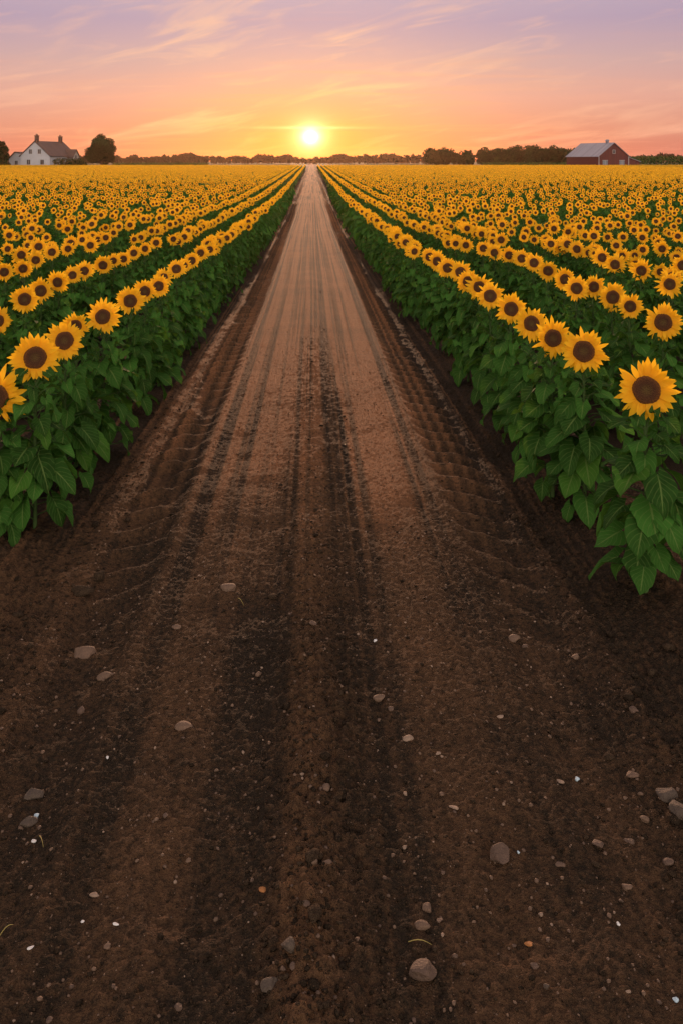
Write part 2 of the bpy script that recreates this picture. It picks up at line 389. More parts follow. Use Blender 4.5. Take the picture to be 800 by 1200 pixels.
# ground sheet, with a slot below the lane
yg = np.concatenate([[-3000, -60, -14, 0], np.linspace(2, 60, 59), np.linspace(64, 320, 65), [400, 900, 4000.]]); xg = np.array([-4000, -600, -120, -30, -8, -2.58, -2.56, 2.56, 2.58, 8, 30, 120, 600, 4000.])
X, Y = np.meshgrid(xg, yg); Z = np.where(np.abs(X) < 2.57, -.4, 0.0) + terrain(Y)
I = np.arange(X.size).reshape(X.shape)
gnd = link("ground", mesh_np("ground", np.stack([X, Y, Z], -1).reshape(-1, 3), np.stack([I[:-1, :-1], I[:-1, 1:], I[1:, 1:], I[1:, :-1]], -1).reshape(-1, 4), None, None, [M_soil], None, False))
tag(gnd, "dark bare soil under the sunflower rows", "ground", kind="structure")
# meadow beyond the sunflowers
M_meadow = plain("meadow_grass", (.050, .075, .022), .9, .4, .05, .2)
mb = MB()
for x0, x1 in ((-1500, -3.0), (3.0, 1500)):
    mb.add([(x0, 252, .03), (x1, 252, .03), (x1, 2500, .03), (x0, 2500, .03)], [(0, 1, 2, 3)])
tag(link("meadow", mb.mesh("meadow", [M_meadow], False)), "flat green meadow beyond the far edge of the sunflower field", "meadow", kind="structure")

# ------------------------------------------------------------------ sunflower templates
def leaf_blade(Ln, W, nu, nv, droop, fold, r, serr=.0):
    us = np.linspace(-1, 1, nu); vs = np.linspace(0, 1, nv) ** .9
    U, Vv = np.meshgrid(us, vs)
    prof = np.sin(np.pi * np.clip(Vv, 0, 1) ** .62) ** .75 * .92 + .10 * (1 - Vv)
    prof = np.where(Vv > .999, .02, prof); prof = np.where(Vv < .001, .30, prof)
    if serr: prof = prof * (1 + serr * (r.random(Vv.shape) - .5) * (np.abs(U) > .9))
    X = U * W * prof
    back = .30 * np.abs(U) ** 1.6 * np.clip(1 - Vv * 2.2, 0, 1) ** 1.0
    Yy = Ln * (Vv - back)
    w1 = r.uniform(0, 6.28); w2 = r.uniform(0, 6.28)
    Z = fold * np.abs(X) - droop * Ln * Vv ** 1.8 + .018 * np.sin(Vv * 7 + w1) * U + .010 * np.sin(Vv * 11 + w2 + U * 2) * np.abs(U)
    P = np.stack([X, Yy, Z], -1).reshape(-1, 3)
    I = np.arange(nu * nv).reshape(nv, nu)
    q = np.stack([I[:-1, :-1], I[:-1, 1:], I[1:, 1:], I[1:, :-1]], -1).reshape(-1, 4)
    uv = np.stack([U * .5 + .5, Vv], -1).reshape(-1, 2)
    return P, q, uv
def rotz(P, a):
    c, s = math.cos(a), math.sin(a); return P @ np.array([[c, s, 0], [-s, c, 0], [0, 0, 1]])
def rotx(P, a):
    c, s = math.cos(a), math.sin(a); return P @ np.array([[1, 0, 0], [0, c, s], [0, -s, c]])
HEAD_Z = 1.13
def foliage(r, n, nu, nv, pet=True, k=5, big=1.0, mleaf=0, mstem=1, serr=.25):
    mb = MB(); a0 = r.uniform(0, 6.28)
    for i in range(n):
        t = i / (n - 1)
        z = .07 + .91 * t ** .9
        az = a0 + i * 2.399 + r.uniform(-.25, .25)
        Ln = (.20 + .10 * math.sin(math.pi * min(1, t * 1.05 + .12)) - .085 * max(0, t - .72) / .28) * r.uniform(.70, 1.2) * big
        W = Ln * r.uniform(.40, .50)
        lp = (.10 + .07 * (1 - t)) * r.uniform(.8, 1.25); el = R(r.uniform(20, 45) if t > .5 else r.uniform(5, 35))
        tilt = R(r.uniform(-30, 5) if t > .8 else r.uniform(-50, -2) if t > .35 else r.uniform(-68, -18))
        P, q, uv = leaf_blade(Ln, W, nu, nv, r.uniform(.12, .48), r.uniform(.05, .45), r, serr)
        P = rotx(P, tilt)
        tip = np.array([0, lp * math.cos(el), lp * math.sin(el)])
        P = rotz(P, 0); roll = r.uniform(-.3, .3)
        c, s = math.cos(roll), math.sin(roll); P = P @ np.array([[c, 0, -s], [0, 1, 0], [s, 0, c]])
        P = rotz(P + tip, az) + (0, 0, z)
        mb.add(P, q, None, uv, mleaf)
        if pet:
            pp = np.array([(0, .008, 0), (0, tip[1] * .5, tip[2] * .62), tip + (0, .012, -.003)])
            mb.tube(rotz(pp, az) + (0, 0, z), [.0048, .004, .003], 4, mstem)
    return mb
def stem_mb(r, k=6):
    mb = MB(); zs = np.array([-.12, .15, .4, .65, .88, 1.0, 1.07, HEAD_Z - .005])
    yo = np.array([0, 0, 0, .0, .012, .030, .040, .030]); xo = np.array([0, .004, -.004, .004, 0, 0, 0, 0]) * r.uniform(-1, 1)
    P = np.stack([xo, yo, zs], -1)
    mb.tube(P, [.015, .014, .013, .012, .010, .0085, .0085, .011], k)
    return mb
HR = .14
def petals_mb(r, n=22, layers=3, nv=5, nu=3, ragged=1.0):
    """ray petals, facing -Y, centred on the origin"""
    mb = MB()
    for l in range(layers):
        for i in range(n):
            if nv > 3 and r.random() < .05: continue
            a = 2 * math.pi * (i + l / layers) / n + r.uniform(-.09, .09)
            r0 = HR * .38; r1 = HR * (1.02 - .05 * l) * (1 + ragged * r.uniform(-.17, .09))
            w = HR * r.uniform(.092, .130) * (1.0 if nv > 3 else 1.35)
            vs = np.linspace(0, 1, nv); us = np.linspace(-1, 1, nu)
            U, Vv = np.meshgrid(us, vs)
            prof = np.array(np.interp(Vv, [0, .2, .45, .7, .88, 1], [.6, .88, 1, .82, .42, .03]))
            rad = r0 + (r1 - r0) * Vv
            tw = r.uniform(-.35, .35); bend = r.uniform(-.16, .26); sw = r.uniform(-.10, .10)
            tx = U * w * prof + sw * HR * .5 * Vv ** 2
            fwd = .006 + .006 * (layers - l) / layers + HR * bend * Vv ** 2 * -1 + (.18 * np.abs(U) * w * prof) + tw * tx * Vv + .05 * HR * Vv
            c, s = math.cos(a), math.sin(a)
            X = rad * c - tx * s; Z = rad * s + tx * c
            P = np.stack([X, -fwd, Z], -1).reshape(-1, 3)
            I = np.arange(nu * nv).reshape(nv, nu)
            q = np.stack([I[:-1, :-1], I[1:, :-1], I[1:, 1:], I[:-1, 1:]], -1).reshape(-1, 4)
            mb.add(P, q, None, np.stack([U * .5 + .5, Vv], -1).reshape(-1, 2))
    return mb
def disc_mb(r, n=22, rings=(0, .2, .4, .6, .78, .9, 1.0)):
    mb = MB(); V = [(0, -.016, 0)]; uv = [(0, 0)]
    Rd = HR * .485
    prof = {0: .017, .2: .018, .4: .021, .6: .023, .78: .022, .9: .018, 1.0: .006}
    for q in rings[1:]:
        for j in range(n):
            a = 2 * math.pi * j / n; rr = Rd * q * (1 + (.05 * math.sin(a * 5 + r.uniform(0, 1)) * r.random() if q > .85 else 0))
            V.append((rr * math.cos(a), -prof.get(q, .018), rr * math.sin(a))); uv.append((j / n, q))
    tris = [(0, 1 + (j + 1) % n, 1 + j) for j in range(n)]; quads = []
    for k in range(len(rings) - 2):
        for j in range(n):
            a, b = 1 + k * n + j, 1 + k * n + (j + 1) % n
            quads.append((a, a + n, b + n, b))
    tris = [(0, 1 + j, 1 + (j + 1) % n) for j in range(n)]
    mb.add(V, quads, tris, uv); return mb
def calyx_mb(r, n=14):
    mb = MB(); V = []; rr = [.012, .035, HR * .46, HR * .44]; yy = [.034, .028, .008, -.004]
    for a_, y in zip(rr, yy):
        for j in range(n): V.append((a_ * math.cos(2*math.pi*j/n), y, a_ * math.sin(2*math.pi*j/n)))
    q = [(k*n+j, k*n+(j+1) % n, (k+1)*n+(j+1) % n, (k+1)*n+j) for k in range(3) for j in range(n)]
    mb.add(V, q)
    for j in range(16):      # pointed green bracts showing between the petals
        a = 2*math.pi*(j + r.uniform(-.2, .2))/16; c, s = math.cos(a), math.sin(a); r0, r1 = HR*.40, HR*r.uniform(.60, .74); w = .011
        mb.add([(r0*c - w*s, .006, r0*s + w*c), (r0*c + w*s, .006, r0*s - w*c), (r1*c, .010 + r.uniform(0, .012), r1*s)], None, [(0, 1, 2)])
    return mb
NV = 9
FOL0 = [foliage(np.random.default_rng(100 + i), 52, 7, 8, big=.64) for i in range(NV)]
STM0 = [stem_mb(np.random.default_rng(200 + i)) for i in range(4)]
PET0 = [petals_mb(np.random.default_rng(300 + i), n=int(rng.integers(21, 25)), layers=2, ragged=1 + .5 * (i % 3)) for i in range(8)]
DSC0 = [disc_mb(np.random.default_rng(400 + i)) for i in range(4)]
CAL0 = [calyx_mb(np.random.default_rng(500 + i)) for i in range(3)]
fol_me = [m.mesh("foliage", [M_leaf, M_stem]) for m in FOL0]
stm_me = [m.mesh("stem", [M_stem]) for m in STM0]
pet_me = [m.mesh("petals", [M_petal]) for m in PET0]
dsc_me = [m.mesh("seed_disc", [M_disc]) for m in DSC0]
cal_me = [m.mesh("flower_head", [M_calyx]) for m in CAL0]

# ------------------------------------------------------------------ where the sunflowers stand
ROW1, PITCH = 1.79, .955
PHOTO = {   # head centres read off the photograph: (px, py, head diameter px or 0)
 (1, 0): [(757,457,69),(684,412,54),(647,396,45),(622,379,40),(598,362,37),(574,347,33),(561,336,30),(548,330,28),(539,319,27),(524,314,25),(511,306,24),(503,301,22)],
 (1, 1): [(777,378,44),(738,359,30),(717,348,35),(695,336,28),(675,338,30),(661,327,27),(642,317,26),(625,308,24),(611,303,22),(596,299,21),(579,296,20),(566,291,19)],
 (1, 2): [(799,311,26),(784,333,30),(751,317,26),(720,310,25),(705,302,23),(695,294,20),(675,292,21),(658,290,20),(645,286,18)],
 (-1, 0): [(-5,464,66),(41,419,56),(76,399,46),(89,381,32),(121,371,39),(153,352,34),(170,341,28),(186,335,26),(192,325,22),(207,315,24),(216,311,18),(225,305,20),(235,296,19),(246,292,17)],
 (-1, 1): [(-3,376,34),(29,350,33),(48,340,30),(68,330,26),(85,322,21),(99,317,22),(121,310,23),(133,305,17),(145,303,18),(157,296,18),(170,291,16),(183,284,16)],
 (-1, 2): [(5,318,23),(27,314,22),(42,304,21),(61,295,20),(80,291,17),(106,287,18),(115,280,14),(124,278,15)],
}
plants = []      # x, y, scale, head_scale, side, row
def add_plant(x, y, s, hs, side, row, src=False): plants.append([x, y, s, hs, side, row, src])
Y_END = 246.0
for side in (1, -1):
    for row in range(0, 110):
        X = ROW1 + PITCH * row
        y0 = 1.6
        lst = PHOTO.get((side, row))
        if lst:
            far = 0; near = 99
            for px, py, dp in lst:
                s = random.uniform(.97, 1.03) if px > 0 else .80; h = HEAD_Z * s
                dep = FPX * (CAM_H - h) / (py - HOR)
                for _ in range(25): dep = FPX * (CAM_H - h - float(terrain(dep))) / (py - HOR)
                x, y = at_depth(px, dep)
                hs = dp * dep / FPX / (2 * HR) / s * 1.02
                add_plant(x, y, s, hs, side, row, True); far = max(far, y); near = min(near, y)
            y = y0 + random.uniform(0, .3)
            while y < near - .42 and False:
                add_plant(side * (X + random.gauss(0, .05)), y, random.uniform(.95, 1.05), random.uniform(.9, 1.06), side, row); y += random.uniform(.38, .52)
            y0 = far + .40
        jit = .05 if row < 3 else .11 if row < 6 else .17
        ylim = (X - 3.0) / .44          # nothing beyond the picture's sides (plus a margin for a step aside)
        y = max(y0, ylim) + random.uniform(0, .4)
        while y < Y_END + random.uniform(-3, 3):
            big = random.random() < .10
            add_plant(side * (X + random.gauss(0, jit)), y, (random.uniform(.93, 1.05) if row < 3 else random.uniform(.86, 1.07)) + (.02 if big else 0), (random.uniform(.80, 1.0) if row < 6 else random.uniform(.64, .88)) + (.10 if big else 0), side, row)
            y += random.uniform(.31, .56) if row < 3 else (random.choice((random.uniform(.45, .75), random.uniform(.45, .75), random.uniform(.7, 1.3))) if y < 80 else random.uniform(.36, .66))
P = np.array([p[:6] for p in plants])
px, py, dep = project(P[:, 0], P[:, 1], HEAD_Z * P[:, 2] + terrain(P[:, 1]))
rad = HR * P[:, 2] * P[:, 3] * FPX / dep
inview = (px > -rad * .9) & (px < 800 + rad * .9) & (dep > 2.5)
order = np.argsort(dep + np.where(inview, 0, 1e6))
NEAR_N = 300
near_idx = [int(i) for i in order[:NEAR_N] if inview[i]]
near_set = np.zeros(len(P), bool); near_set[near_idx] = True
D_NEAR = dep[near_idx].max()

ONES = "zeroth first second third fourth fifth sixth seventh eighth ninth tenth eleventh twelfth thirteenth fourteenth fifteenth sixteenth seventeenth eighteenth nineteenth".split()
TENS = {2: ("twenty", "twentieth"), 3: ("thirty", "thirtieth"), 4: ("forty", "fortieth"), 5: ("fifty", "fiftieth"), 6: ("sixty", "sixtieth"), 7: ("seventy", "seventieth"), 8: ("eighty", "eightieth")}
def ordinal(n):
    if n < 20: return ONES[n]
    t, u = divmod(n, 10); return TENS[t][1] if u == 0 else TENS[t][0] + "-" + ONES[u]
def make_sunflower(i, label):
    x, y, s, hs, side, row = P[i]
    r = random
    root = link("sunflower", None, None, (x, y, float(terrain(y))), (0, 0, 0), (s, s, s))
    tag(root, label, "sunflower", "sunflowers in the nearest rows")
    link("stem", stm_me[r.randrange(4)], root, (0, 0, 0), (0, 0, r.uniform(-.12, .12)))
    link("foliage", fol_me[r.randrange(NV)], root, (0, 0, 0), (0, 0, r.uniform(0, 6.28)), (r.uniform(.94, 1.08),) * 2 + (r.uniform(.95, 1.03),))
    yaw = math.atan2(-x, y) * -.0 + r.gauss(0, .17) - math.atan2(x, y) * .55
    hd = link("flower_head", cal_me[r.randrange(3)], root, (0, -.0, HEAD_Z), (R(-r.gauss(8, 7)), 0, yaw), (hs, hs, hs))
    link("petals", pet_me[r.randrange(8)], hd, (0, 0, 0), (0, r.uniform(0, 6.28), 0))
    link("seed_disc", dsc_me[r.randrange(4)], hd, (0, 0, 0), (0, r.uniform(0, 6.28), 0))
    return root
rows = {}
for i in near_idx: rows.setdefault((int(P[i, 4]), int(P[i, 5])), []).append(i)
FIRST = {  # the few that the eye picks out
 (1, 0, 1): "largest lone sunflower head at the right, standing nearest beside the track",
 (1, 0, 2): "large sunflower just behind the biggest one, front end of the right-hand line of heads",
 (-1, 0, 1): "nearest left sunflower, cut by the left picture edge and lower than its neighbour",
 (-1, 0, 2): "largest whole sunflower on the left, nearest the track at the picture's side",
}
for (side, row), idx in rows.items():
    idx.sort(key=lambda i: P[i, 1])
    for k, i in enumerate(idx, 1):
        sd = "right" if side > 0 else "left"
        big = "broad" if P[i, 3] > 1.0 else "medium-sized" if P[i, 3] > .9 else "smallish"
        lab = FIRST.get((side, row, k)) or f"{big} sunflower, {ordinal(k)} from the camera in the {ordinal(row + 1)} row {sd} of the track"
        make_sunflower(i, lab)

# the rest of the field as one mass
def merge(mbs_mats):
    """list of (MB, material offset) -> one template"""
    t = MB()
    for mb, mo, tf in mbs_mats:
        V, q, tr, uv, mq, mt = mb.arrays()
        V = tf(V) if tf else V
        n0 = t.n
        t.V.append(V); t.uv.append(uv); t.n += len(V)
        if len(q): t.q.append(q + n0); t.mq.append(mq + mo)
        if len(tr): t.t.append(tr + n0); t.mt.append(mt + mo)
    return t
MATS = [M_leaf, M_stem, M_petal, M_disc, M_calyx, M_leaf_far]
up = lambda V: rotx(V, R(-9)) + (0, 0, HEAD_Z)
def tmpl0(i):
    return merge([(FOL0[i % NV], 0, None), (STM0[i % 4], 1, None), (CAL0[i % 3], 4, up), (PET0[i % 8], 2, up), (DSC0[i % 4], 3, up)])
def tmpl1(i):
    r = np.random.default_rng(700 + i)
    return merge([(foliage(r, 13, 3, 4, False, big=1.15, serr=0), 0, None), (petals_mb(r, 11, 2, 3, 3), 2, up), (disc_mb(r, 9, (0, .6, 1.0)), 3, up)])
def fan_head(r, n=9):
    mb = MB(); V = []; 
    for j in range(n):
        a = 2*math.pi*j/n; b = math.pi/n
        for aa, rr in ((a, HR*1.0*r.uniform(.9, 1.05)), (a + b, HR*.72)): V.append((rr*math.cos(aa), .0, rr*math.sin(aa)))
    V.append((0, -.012, 0)); m = 2*n
    mb.add(V, None, [(m, j, (j+1) % m) for j in range(m)], [(.5, .7)] * (m + 1)); return mb
def tmpl2(i):
    r = np.random.default_rng(900 + i)
    d = MB(); n = 6; d.add([(HR*.46*math.cos(2*math.pi*j/n), -.016, HR*.46*math.sin(2*math.pi*j/n)) for j in range(n)] + [(0, -.022, 0)], None, [(n, j, (j+1) % n) for j in range(n)], [(.5, .6)] * (n + 1))
    lf = MB()
    for k in range(5):
        a = r.uniform(0, 6.28); z = r.uniform(.62, .98); rr = r.uniform(.10, .26); w = r.uniform(.09, .14)
        Pq = np.array([(-w, -w, .03), (w, -w, 0), (w*.8, w*1.3, -.07), (-w*.9, w, -.05)]) + (0, rr, 0)
        lf.add(rotz(rotx(Pq, r.uniform(-.5, .2)), a) + (0, 0, z), [(0, 1, 2, 3)], None, [(0, 0), (1, 0), (1, 1), (0, 1)])
    return merge([(lf, 5, None), (fan_head(r), 2, up), (d, 3, up)])
T0 = [tmpl0(i).arrays() for i in range(9)]; T1 = [tmpl1(i).arrays() for i in range(8)]; T2 = [tmpl2(i).arrays() for i in range(8)]
accV, accQ, accT, accU, accMQ, accMT = [], [], [], [], [], []; base = 0
def stamp(T, idx, seed):
    global base
    r = np.random.default_rng(seed)
    which = r.integers(0, len(T), len(idx))
    for k in range(len(T)):
        ii = np.asarray(idx)[which == k]
        if len(ii) == 0: continue
        V, q, t, uv, mq, mt = T[k]; n = len(V); m = len(ii)
        x, y, s, hs = P[ii, 0], P[ii, 1], P[ii, 2], P[ii, 3]
        a = r.normal(0, .18, m); 
        # foliage mirrored at random so that the templates do not line up
        VV = np.broadcast_to(V, (m, n, 3)).copy()
        fl = np.where(r.random(m) < .5, -1.0, 1.0)
        hz = VV[:, :, 2] > HEAD_Z - .16
        headmask = np.zeros(n, bool)
        for arr, mm in ((q, mq), (t, mt)):
            for mat in (2, 3, 4): headmask[np.unique(arr[mm == mat])] = True
        rel = VV[:, headmask, :] - (0, 0, HEAD_Z); VV[:, headmask, :] = rel * hs[:, None, None] + (0, 0, HEAD_Z)
        ca, sa = np.cos(a), np.sin(a)
        X = VV[:, :, 0] * ca[:, None] - VV[:, :, 1] * sa[:, None]; Y = VV[:, :, 0] * sa[:, None] + VV[:, :, 1] * ca[:, None]
        lo = ~headmask
        b = r.uniform(0, 6.28, m); cb, sb = np.cos(b), np.sin(b)
        Xl = VV[:, lo, 0] * cb[:, None] - VV[:, lo, 1] * sb[:, None]; Yl = VV[:, lo, 0] * sb[:, None] + VV[:, lo, 1] * cb[:, None]
        X[:, lo] = Xl; Y[:, lo] = Yl
        W = np.stack([X * s[:, None] + x[:, None], Y * s[:, None] + y[:, None], VV[:, :, 2] * s[:, None] + terrain(y)[:, None]], -1)
        o = (np.arange(m) * n)[:, None, None] + base
        accV.append(W.reshape(-1, 3)); accU.append(np.tile(uv, (m, 1)))
        if len(q): accQ.append((q[None] + o).reshape(-1, 4)); accMQ.append(np.tile(mq, m))
        if len(t): accT.append((t[None] + o).reshape(-1, 3)); accMT.append(np.tile(mt, m))
        base += m * n
rest = np.where(~near_set)[0]
d_ = dep[rest]
stamp(T0, rest[d_ < D_NEAR + 3], 1)
stamp(T1, rest[(d_ >= D_NEAR + 3) & (d_ < 75)], 2)
stamp(T2, rest[d_ >= 75], 3)
print("plants", len(P), "near", len(near_idx), "D_NEAR", D_NEAR, "lod0", (d_ < D_NEAR + 3).sum(), "lod1", ((d_ >= D_NEAR + 3) & (d_ < 75)).sum(), "lod2", (d_ >= 75).sum())
# lower leaves closing the canopy of the distant rows
fx = []
Vc = np.concatenate(accV); 
field = link("sunflower_field", mesh_np("sunflower_field", Vc, np.concatenate(accQ), np.concatenate(accT), np.concatenate(accU), MATS, np.concatenate(accMQ + accMT), True))
tag(field, "endless rows of yellow sunflowers filling the field to the horizon", "sunflower field", kind="stuff")

# ------------------------------------------------------------------ stones
def ico(sub=2):
    import bmesh
    bm = bmesh.new(); bmesh.ops.create_icosphere(bm, subdivisions=sub, radius=1)
    V = np.array([v.co[:] for v in bm.verts]); T = np.array([[v.index for v in f.verts] for f in bm.faces]); bm.free(); return V, T
IV, IT = ico(3); IV1, IT1 = ico(1); IV2, IT2 = ico(2)
def stone_verts(V, r, flat=.6, elong=1.2, facet=.5):
    W = V.copy()
    for _ in range(11):
        n = r.normal(size=3); n /= np.linalg.norm(n); d = r.uniform(.48, .88)
        p = W @ n; W = W - np.outer(np.clip(p - d, 0, None) * facet, n)
    ph = r.uniform(0, 6, 6)
    W = W * (1 + .07 * np.sin(W[:, :1] * 3 + ph[0]) + .06 * np.sin(W[:, 1:2] * 4 + ph[1]) + .04 * np.sin(W[:, 2:] * 6 + ph[2]))
    W = W * (elong, 1, flat)
    return W
# px, py, width px, kind, flatness, elongation, label
STONES = [
 (269,689,18,'tan',.62,1.25,"rounded tan stone left of the middle ridge, farthest up the track of the larger stones"),
 (99,765,26,'tan',.40,1.5,"low flat tan stone half buried near the left side of the track"),
 (126,792,19,'tan',.5,1.4,"long smooth tan stone just below the flat buried one at the left"),
 (95,833,11,'brown',.7,1.0,"small round brown stone below the two flat stones at the left"),
 (207,735,10,'tan',.6,1.2,"small tan pebble alone between the left stones and the middle ridge"),
 (216,851,17,'tan',.5,1.3,"pale topped tan stone left of the crumbly middle strip"),
 (303,790,8,'tan',.8,1.0,"little round tan pebble lying just left of the dark middle strip"),
 (41,932,22,'grey',.65,1.15,"grey brown round stone at the left edge, upper of the two dark ones"),
 (33,965,18,'grey',.6,1.1,"darker stone at the left edge, lower of the two dark ones"),
 (116,678,17,'clod',.7,1.1,"upright lump of dry soil in the left verge"),
 (95,694,24,'clod',.5,1.4,"broad clod of dark earth beside the left sunflowers' feet"),
 (366,730,10,'brown',.7,1.1,"small brown stone embedded in the rough middle strip"),
 (382,923,11,'tan',.7,1.1,"tan pebble on the crumbly middle strip, topmost of the string down the middle"),
 (367,1010,10,'tan',.7,1.1,"left one of a pair of tan pebbles touching in the middle strip"),
 (383,1013,12,'tan',.7,1.05,"right one of a pair of tan pebbles touching in the middle strip"),
 (308,1043,10,'orange',.6,1.2,"small rust orange pebble left of the middle strip"),
 (338,1111,18,'grey',.8,.8,"egg shaped grey stone standing upright near the bottom middle"),
 (344,1131,9,'brown',.7,1.1,"small brown pebble right below the egg shaped grey stone"),
 (317,1155,19,'grey',.6,1.2,"dull flat grey stone below the egg shaped one near the bottom"),
 (126,1109,9,'tan',.7,1.0,"lone tan pebble in the lower left of the track"),
 (111,1047,10,'pale',.5,1.6,"thin pale stone chip in the lower left"),
 (221,1008,7,'tan',.6,1.2,"tiny tan pebble left of the middle strip, level with the pebble pair"),
 (195,955,7,'brown',.7,1.1,"tiny brown pebble in the left half of the bare soil"),
 (359,1055,9,'brown',.6,1.2,"brown pebble below the pebble pair in the middle strip"),
 (58,1194,9,'brown',.6,1.2,"brown pebble cut by the bottom edge at the left"),
 (210,1179,10,'brown',.6,1.2,"brown stone close to the bottom edge left of the middle"),
 (43,956,7,'blue',.7,1.0,"bluish white sparkle built as a pebble beside the dark stones at the left"),
 (40,985,6,'white',.6,1.2,"white pebble just below the dark stones at the left edge"),
 (136,1082,6,'white',.5,1.5,"white chip in the lower left, above the lone tan pebble"),
 (36,1110,6,'white',.5,1.6,"white sliver of stone near the lower left corner"),
 (126,888,4,'white',.7,1.0,"tiny white pebble on bare soil left of centre"),
 (97,1079,4,'white',.7,1.0,"tiny white grain left of the white chip"),
 (602,749,13,'tan',.65,1.1,"tan stone with a smaller one at its side right of the track's middle"),
 (615,757,8,'brown',.65,1.2,"small brown stone at the right side of the tan one"),
 (675,769,10,'tan',.6,1.3,"smooth tan pebble by the right tyre track"),
 (444,818,13,'tan',.6,1.2,"tan pebble right of the rough middle strip, upper of two"),
 (458,830,8,'brown',.5,1.4,"flat brown chip touching the tan pebble right of the middle strip"),
 (478,865,11,'pale',.6,1.25,"pale tan pebble lower right of the rough middle strip's upper pebbles"),
 (439,750,5,'white',.7,1.0,"tiny white pebble right of the middle ridge, farthest white one"),
 (712,887,14,'clod',.6,1.2,"dark lump of earth in the right half above the smooth flat pebble"),
 (740,908,16,'tan',.5,1.4,"smooth flat tan pebble at the right, left of the big grey stones"),
 (782,931,23,'grey',.6,1.2,"big grey brown stone near the right edge, left one of a pair"),
 (797,951,26,'grey',.75,1.0,"big round stone cut by the right edge of the picture"),
 (755,961,10,'tan',.7,1.1,"small tan stone below the big pair at the right edge"),
 (586,1003,25,'brown',.7,1.1,"chunky brown stone alone in the right half, lit on its left face"),
 (701,989,16,'brown',.5,1.3,"flat brown stone right of the chunky one, left of two"),
 (738,986,14,'brown',.6,1.3,"angular brown stone right of the flat brown one"),
 (657,1012,15,'tan',.3,1.8,"thin flat slab of tan stone between chunky and flat brown stones"),
 (783,1010,13,'brown',.6,1.2,"brown stone at the right edge below the big pair"),
 (734,1039,12,'tan',.55,1.2,"pinkish tan stone at the lower right"),
 (500,1064,12,'tan',.7,1.1,"tan pebble, topmost of three lying together near the bottom middle"),
 (495,1085,16,'tan',.55,1.35,"smooth oval tan pebble, largest of three lying together near the bottom"),
 (514,1078,10,'brown',.5,1.3,"flat brown pebble, rightmost of three lying together near the bottom"),
 (496,1140,32,'brown',.55,1.25,"largest angular brown stone near the bottom, right of the middle strip"),
 (698,1013,12,'clod',.55,1.2,"soil lump right under the flat brown stone"),
 (640,1155,8,'grey',.7,1.0,"small dark pebble near the bottom right of the middle"),
 (743,832,12,'brown',.6,1.2,"reddish brown stone at the foot of the right verge"),
 (676,913,6,'blue',.7,1.1,"bright bluish white sparkle built as a pebble in the right half"),
 (724,1082,5,'white',.8,1.0,"round white pebble at the lower right"),
 (792,1171,7,'blue',.7,1.1,"bluish white sparkle built as a pebble in the lower right corner"),
 (713,1149,7,'tan',.6,1.2,"tiny tan pebble near the lower right corner"),
 (736,1161,6,'pale',.6,1.3,"tiny pale chip near the lower right corner"),
 (532,945,10,'pale',.35,1.8,"pale flat chip right of the middle strip"),
 (513,882,6,'pale',.6,1.2,"tiny pale pebble right below the pale tan one"),
 (620,1105,11,'orange',.4,1.6,"bright orange stone chip in the lower right half"),
 (626,1131,10,'brown',.4,1.6,"flat reddish sliver below the orange chip"),
 (656,915,8,'pale',.5,1.3,"pale chip just left of the bright bluish white sparkle"),
 (586,839,7,'pale',.5,1.4,"small pale chip in the right half above the bluish sparkle"),
 (751,930,7,'tan',.6,1.2,"tiny tan pebble under the smooth flat one at the right"),
 (517,930,7,'tan',.6,1.1,"tiny tan pebble above the pale flat chip"),
 (607,998,4,'blue',.8,1.0,"tiny bluish sparkle built as a grain at the right of the chunky brown stone"),
]
for k, (sx, sy, w, kind, flat, el, lab) in enumerate(STONES):
    r = np.random.default_rng(2000 + k)
    x, y = at_z(sx, sy, -.06)
    z = float(lane_height(np.array([x]), np.array([y]))[0][0]); 
    for _ in range(3): x, y = at_z(sx, sy, z + .005); z = float(lane_height(np.array([x]), np.array([y]))[0][0])
    rr = .5 * w * y / FPX / (.5 + .5 * el) * 1.06
    W = stone_verts(IV, r, flat, el, .92 if kind in ('brown', 'grey') else .75) * rr
    W = rotz(W, r.uniform(-.5, .5) if el > 1.15 else r.uniform(0, 6.28))
    W = rotx(W, r.uniform(-.15, .15))
    o = link("clod" if kind == 'clod' else "stone", mesh_np("stone", W, None, IT, None, [M_st[kind]], None, kind not in ('brown', 'grey')), None, (x, y, z + rr * flat * .30))
    tag(o, lab, "clod" if kind == 'clod' else "stone", "stones lying on the track")

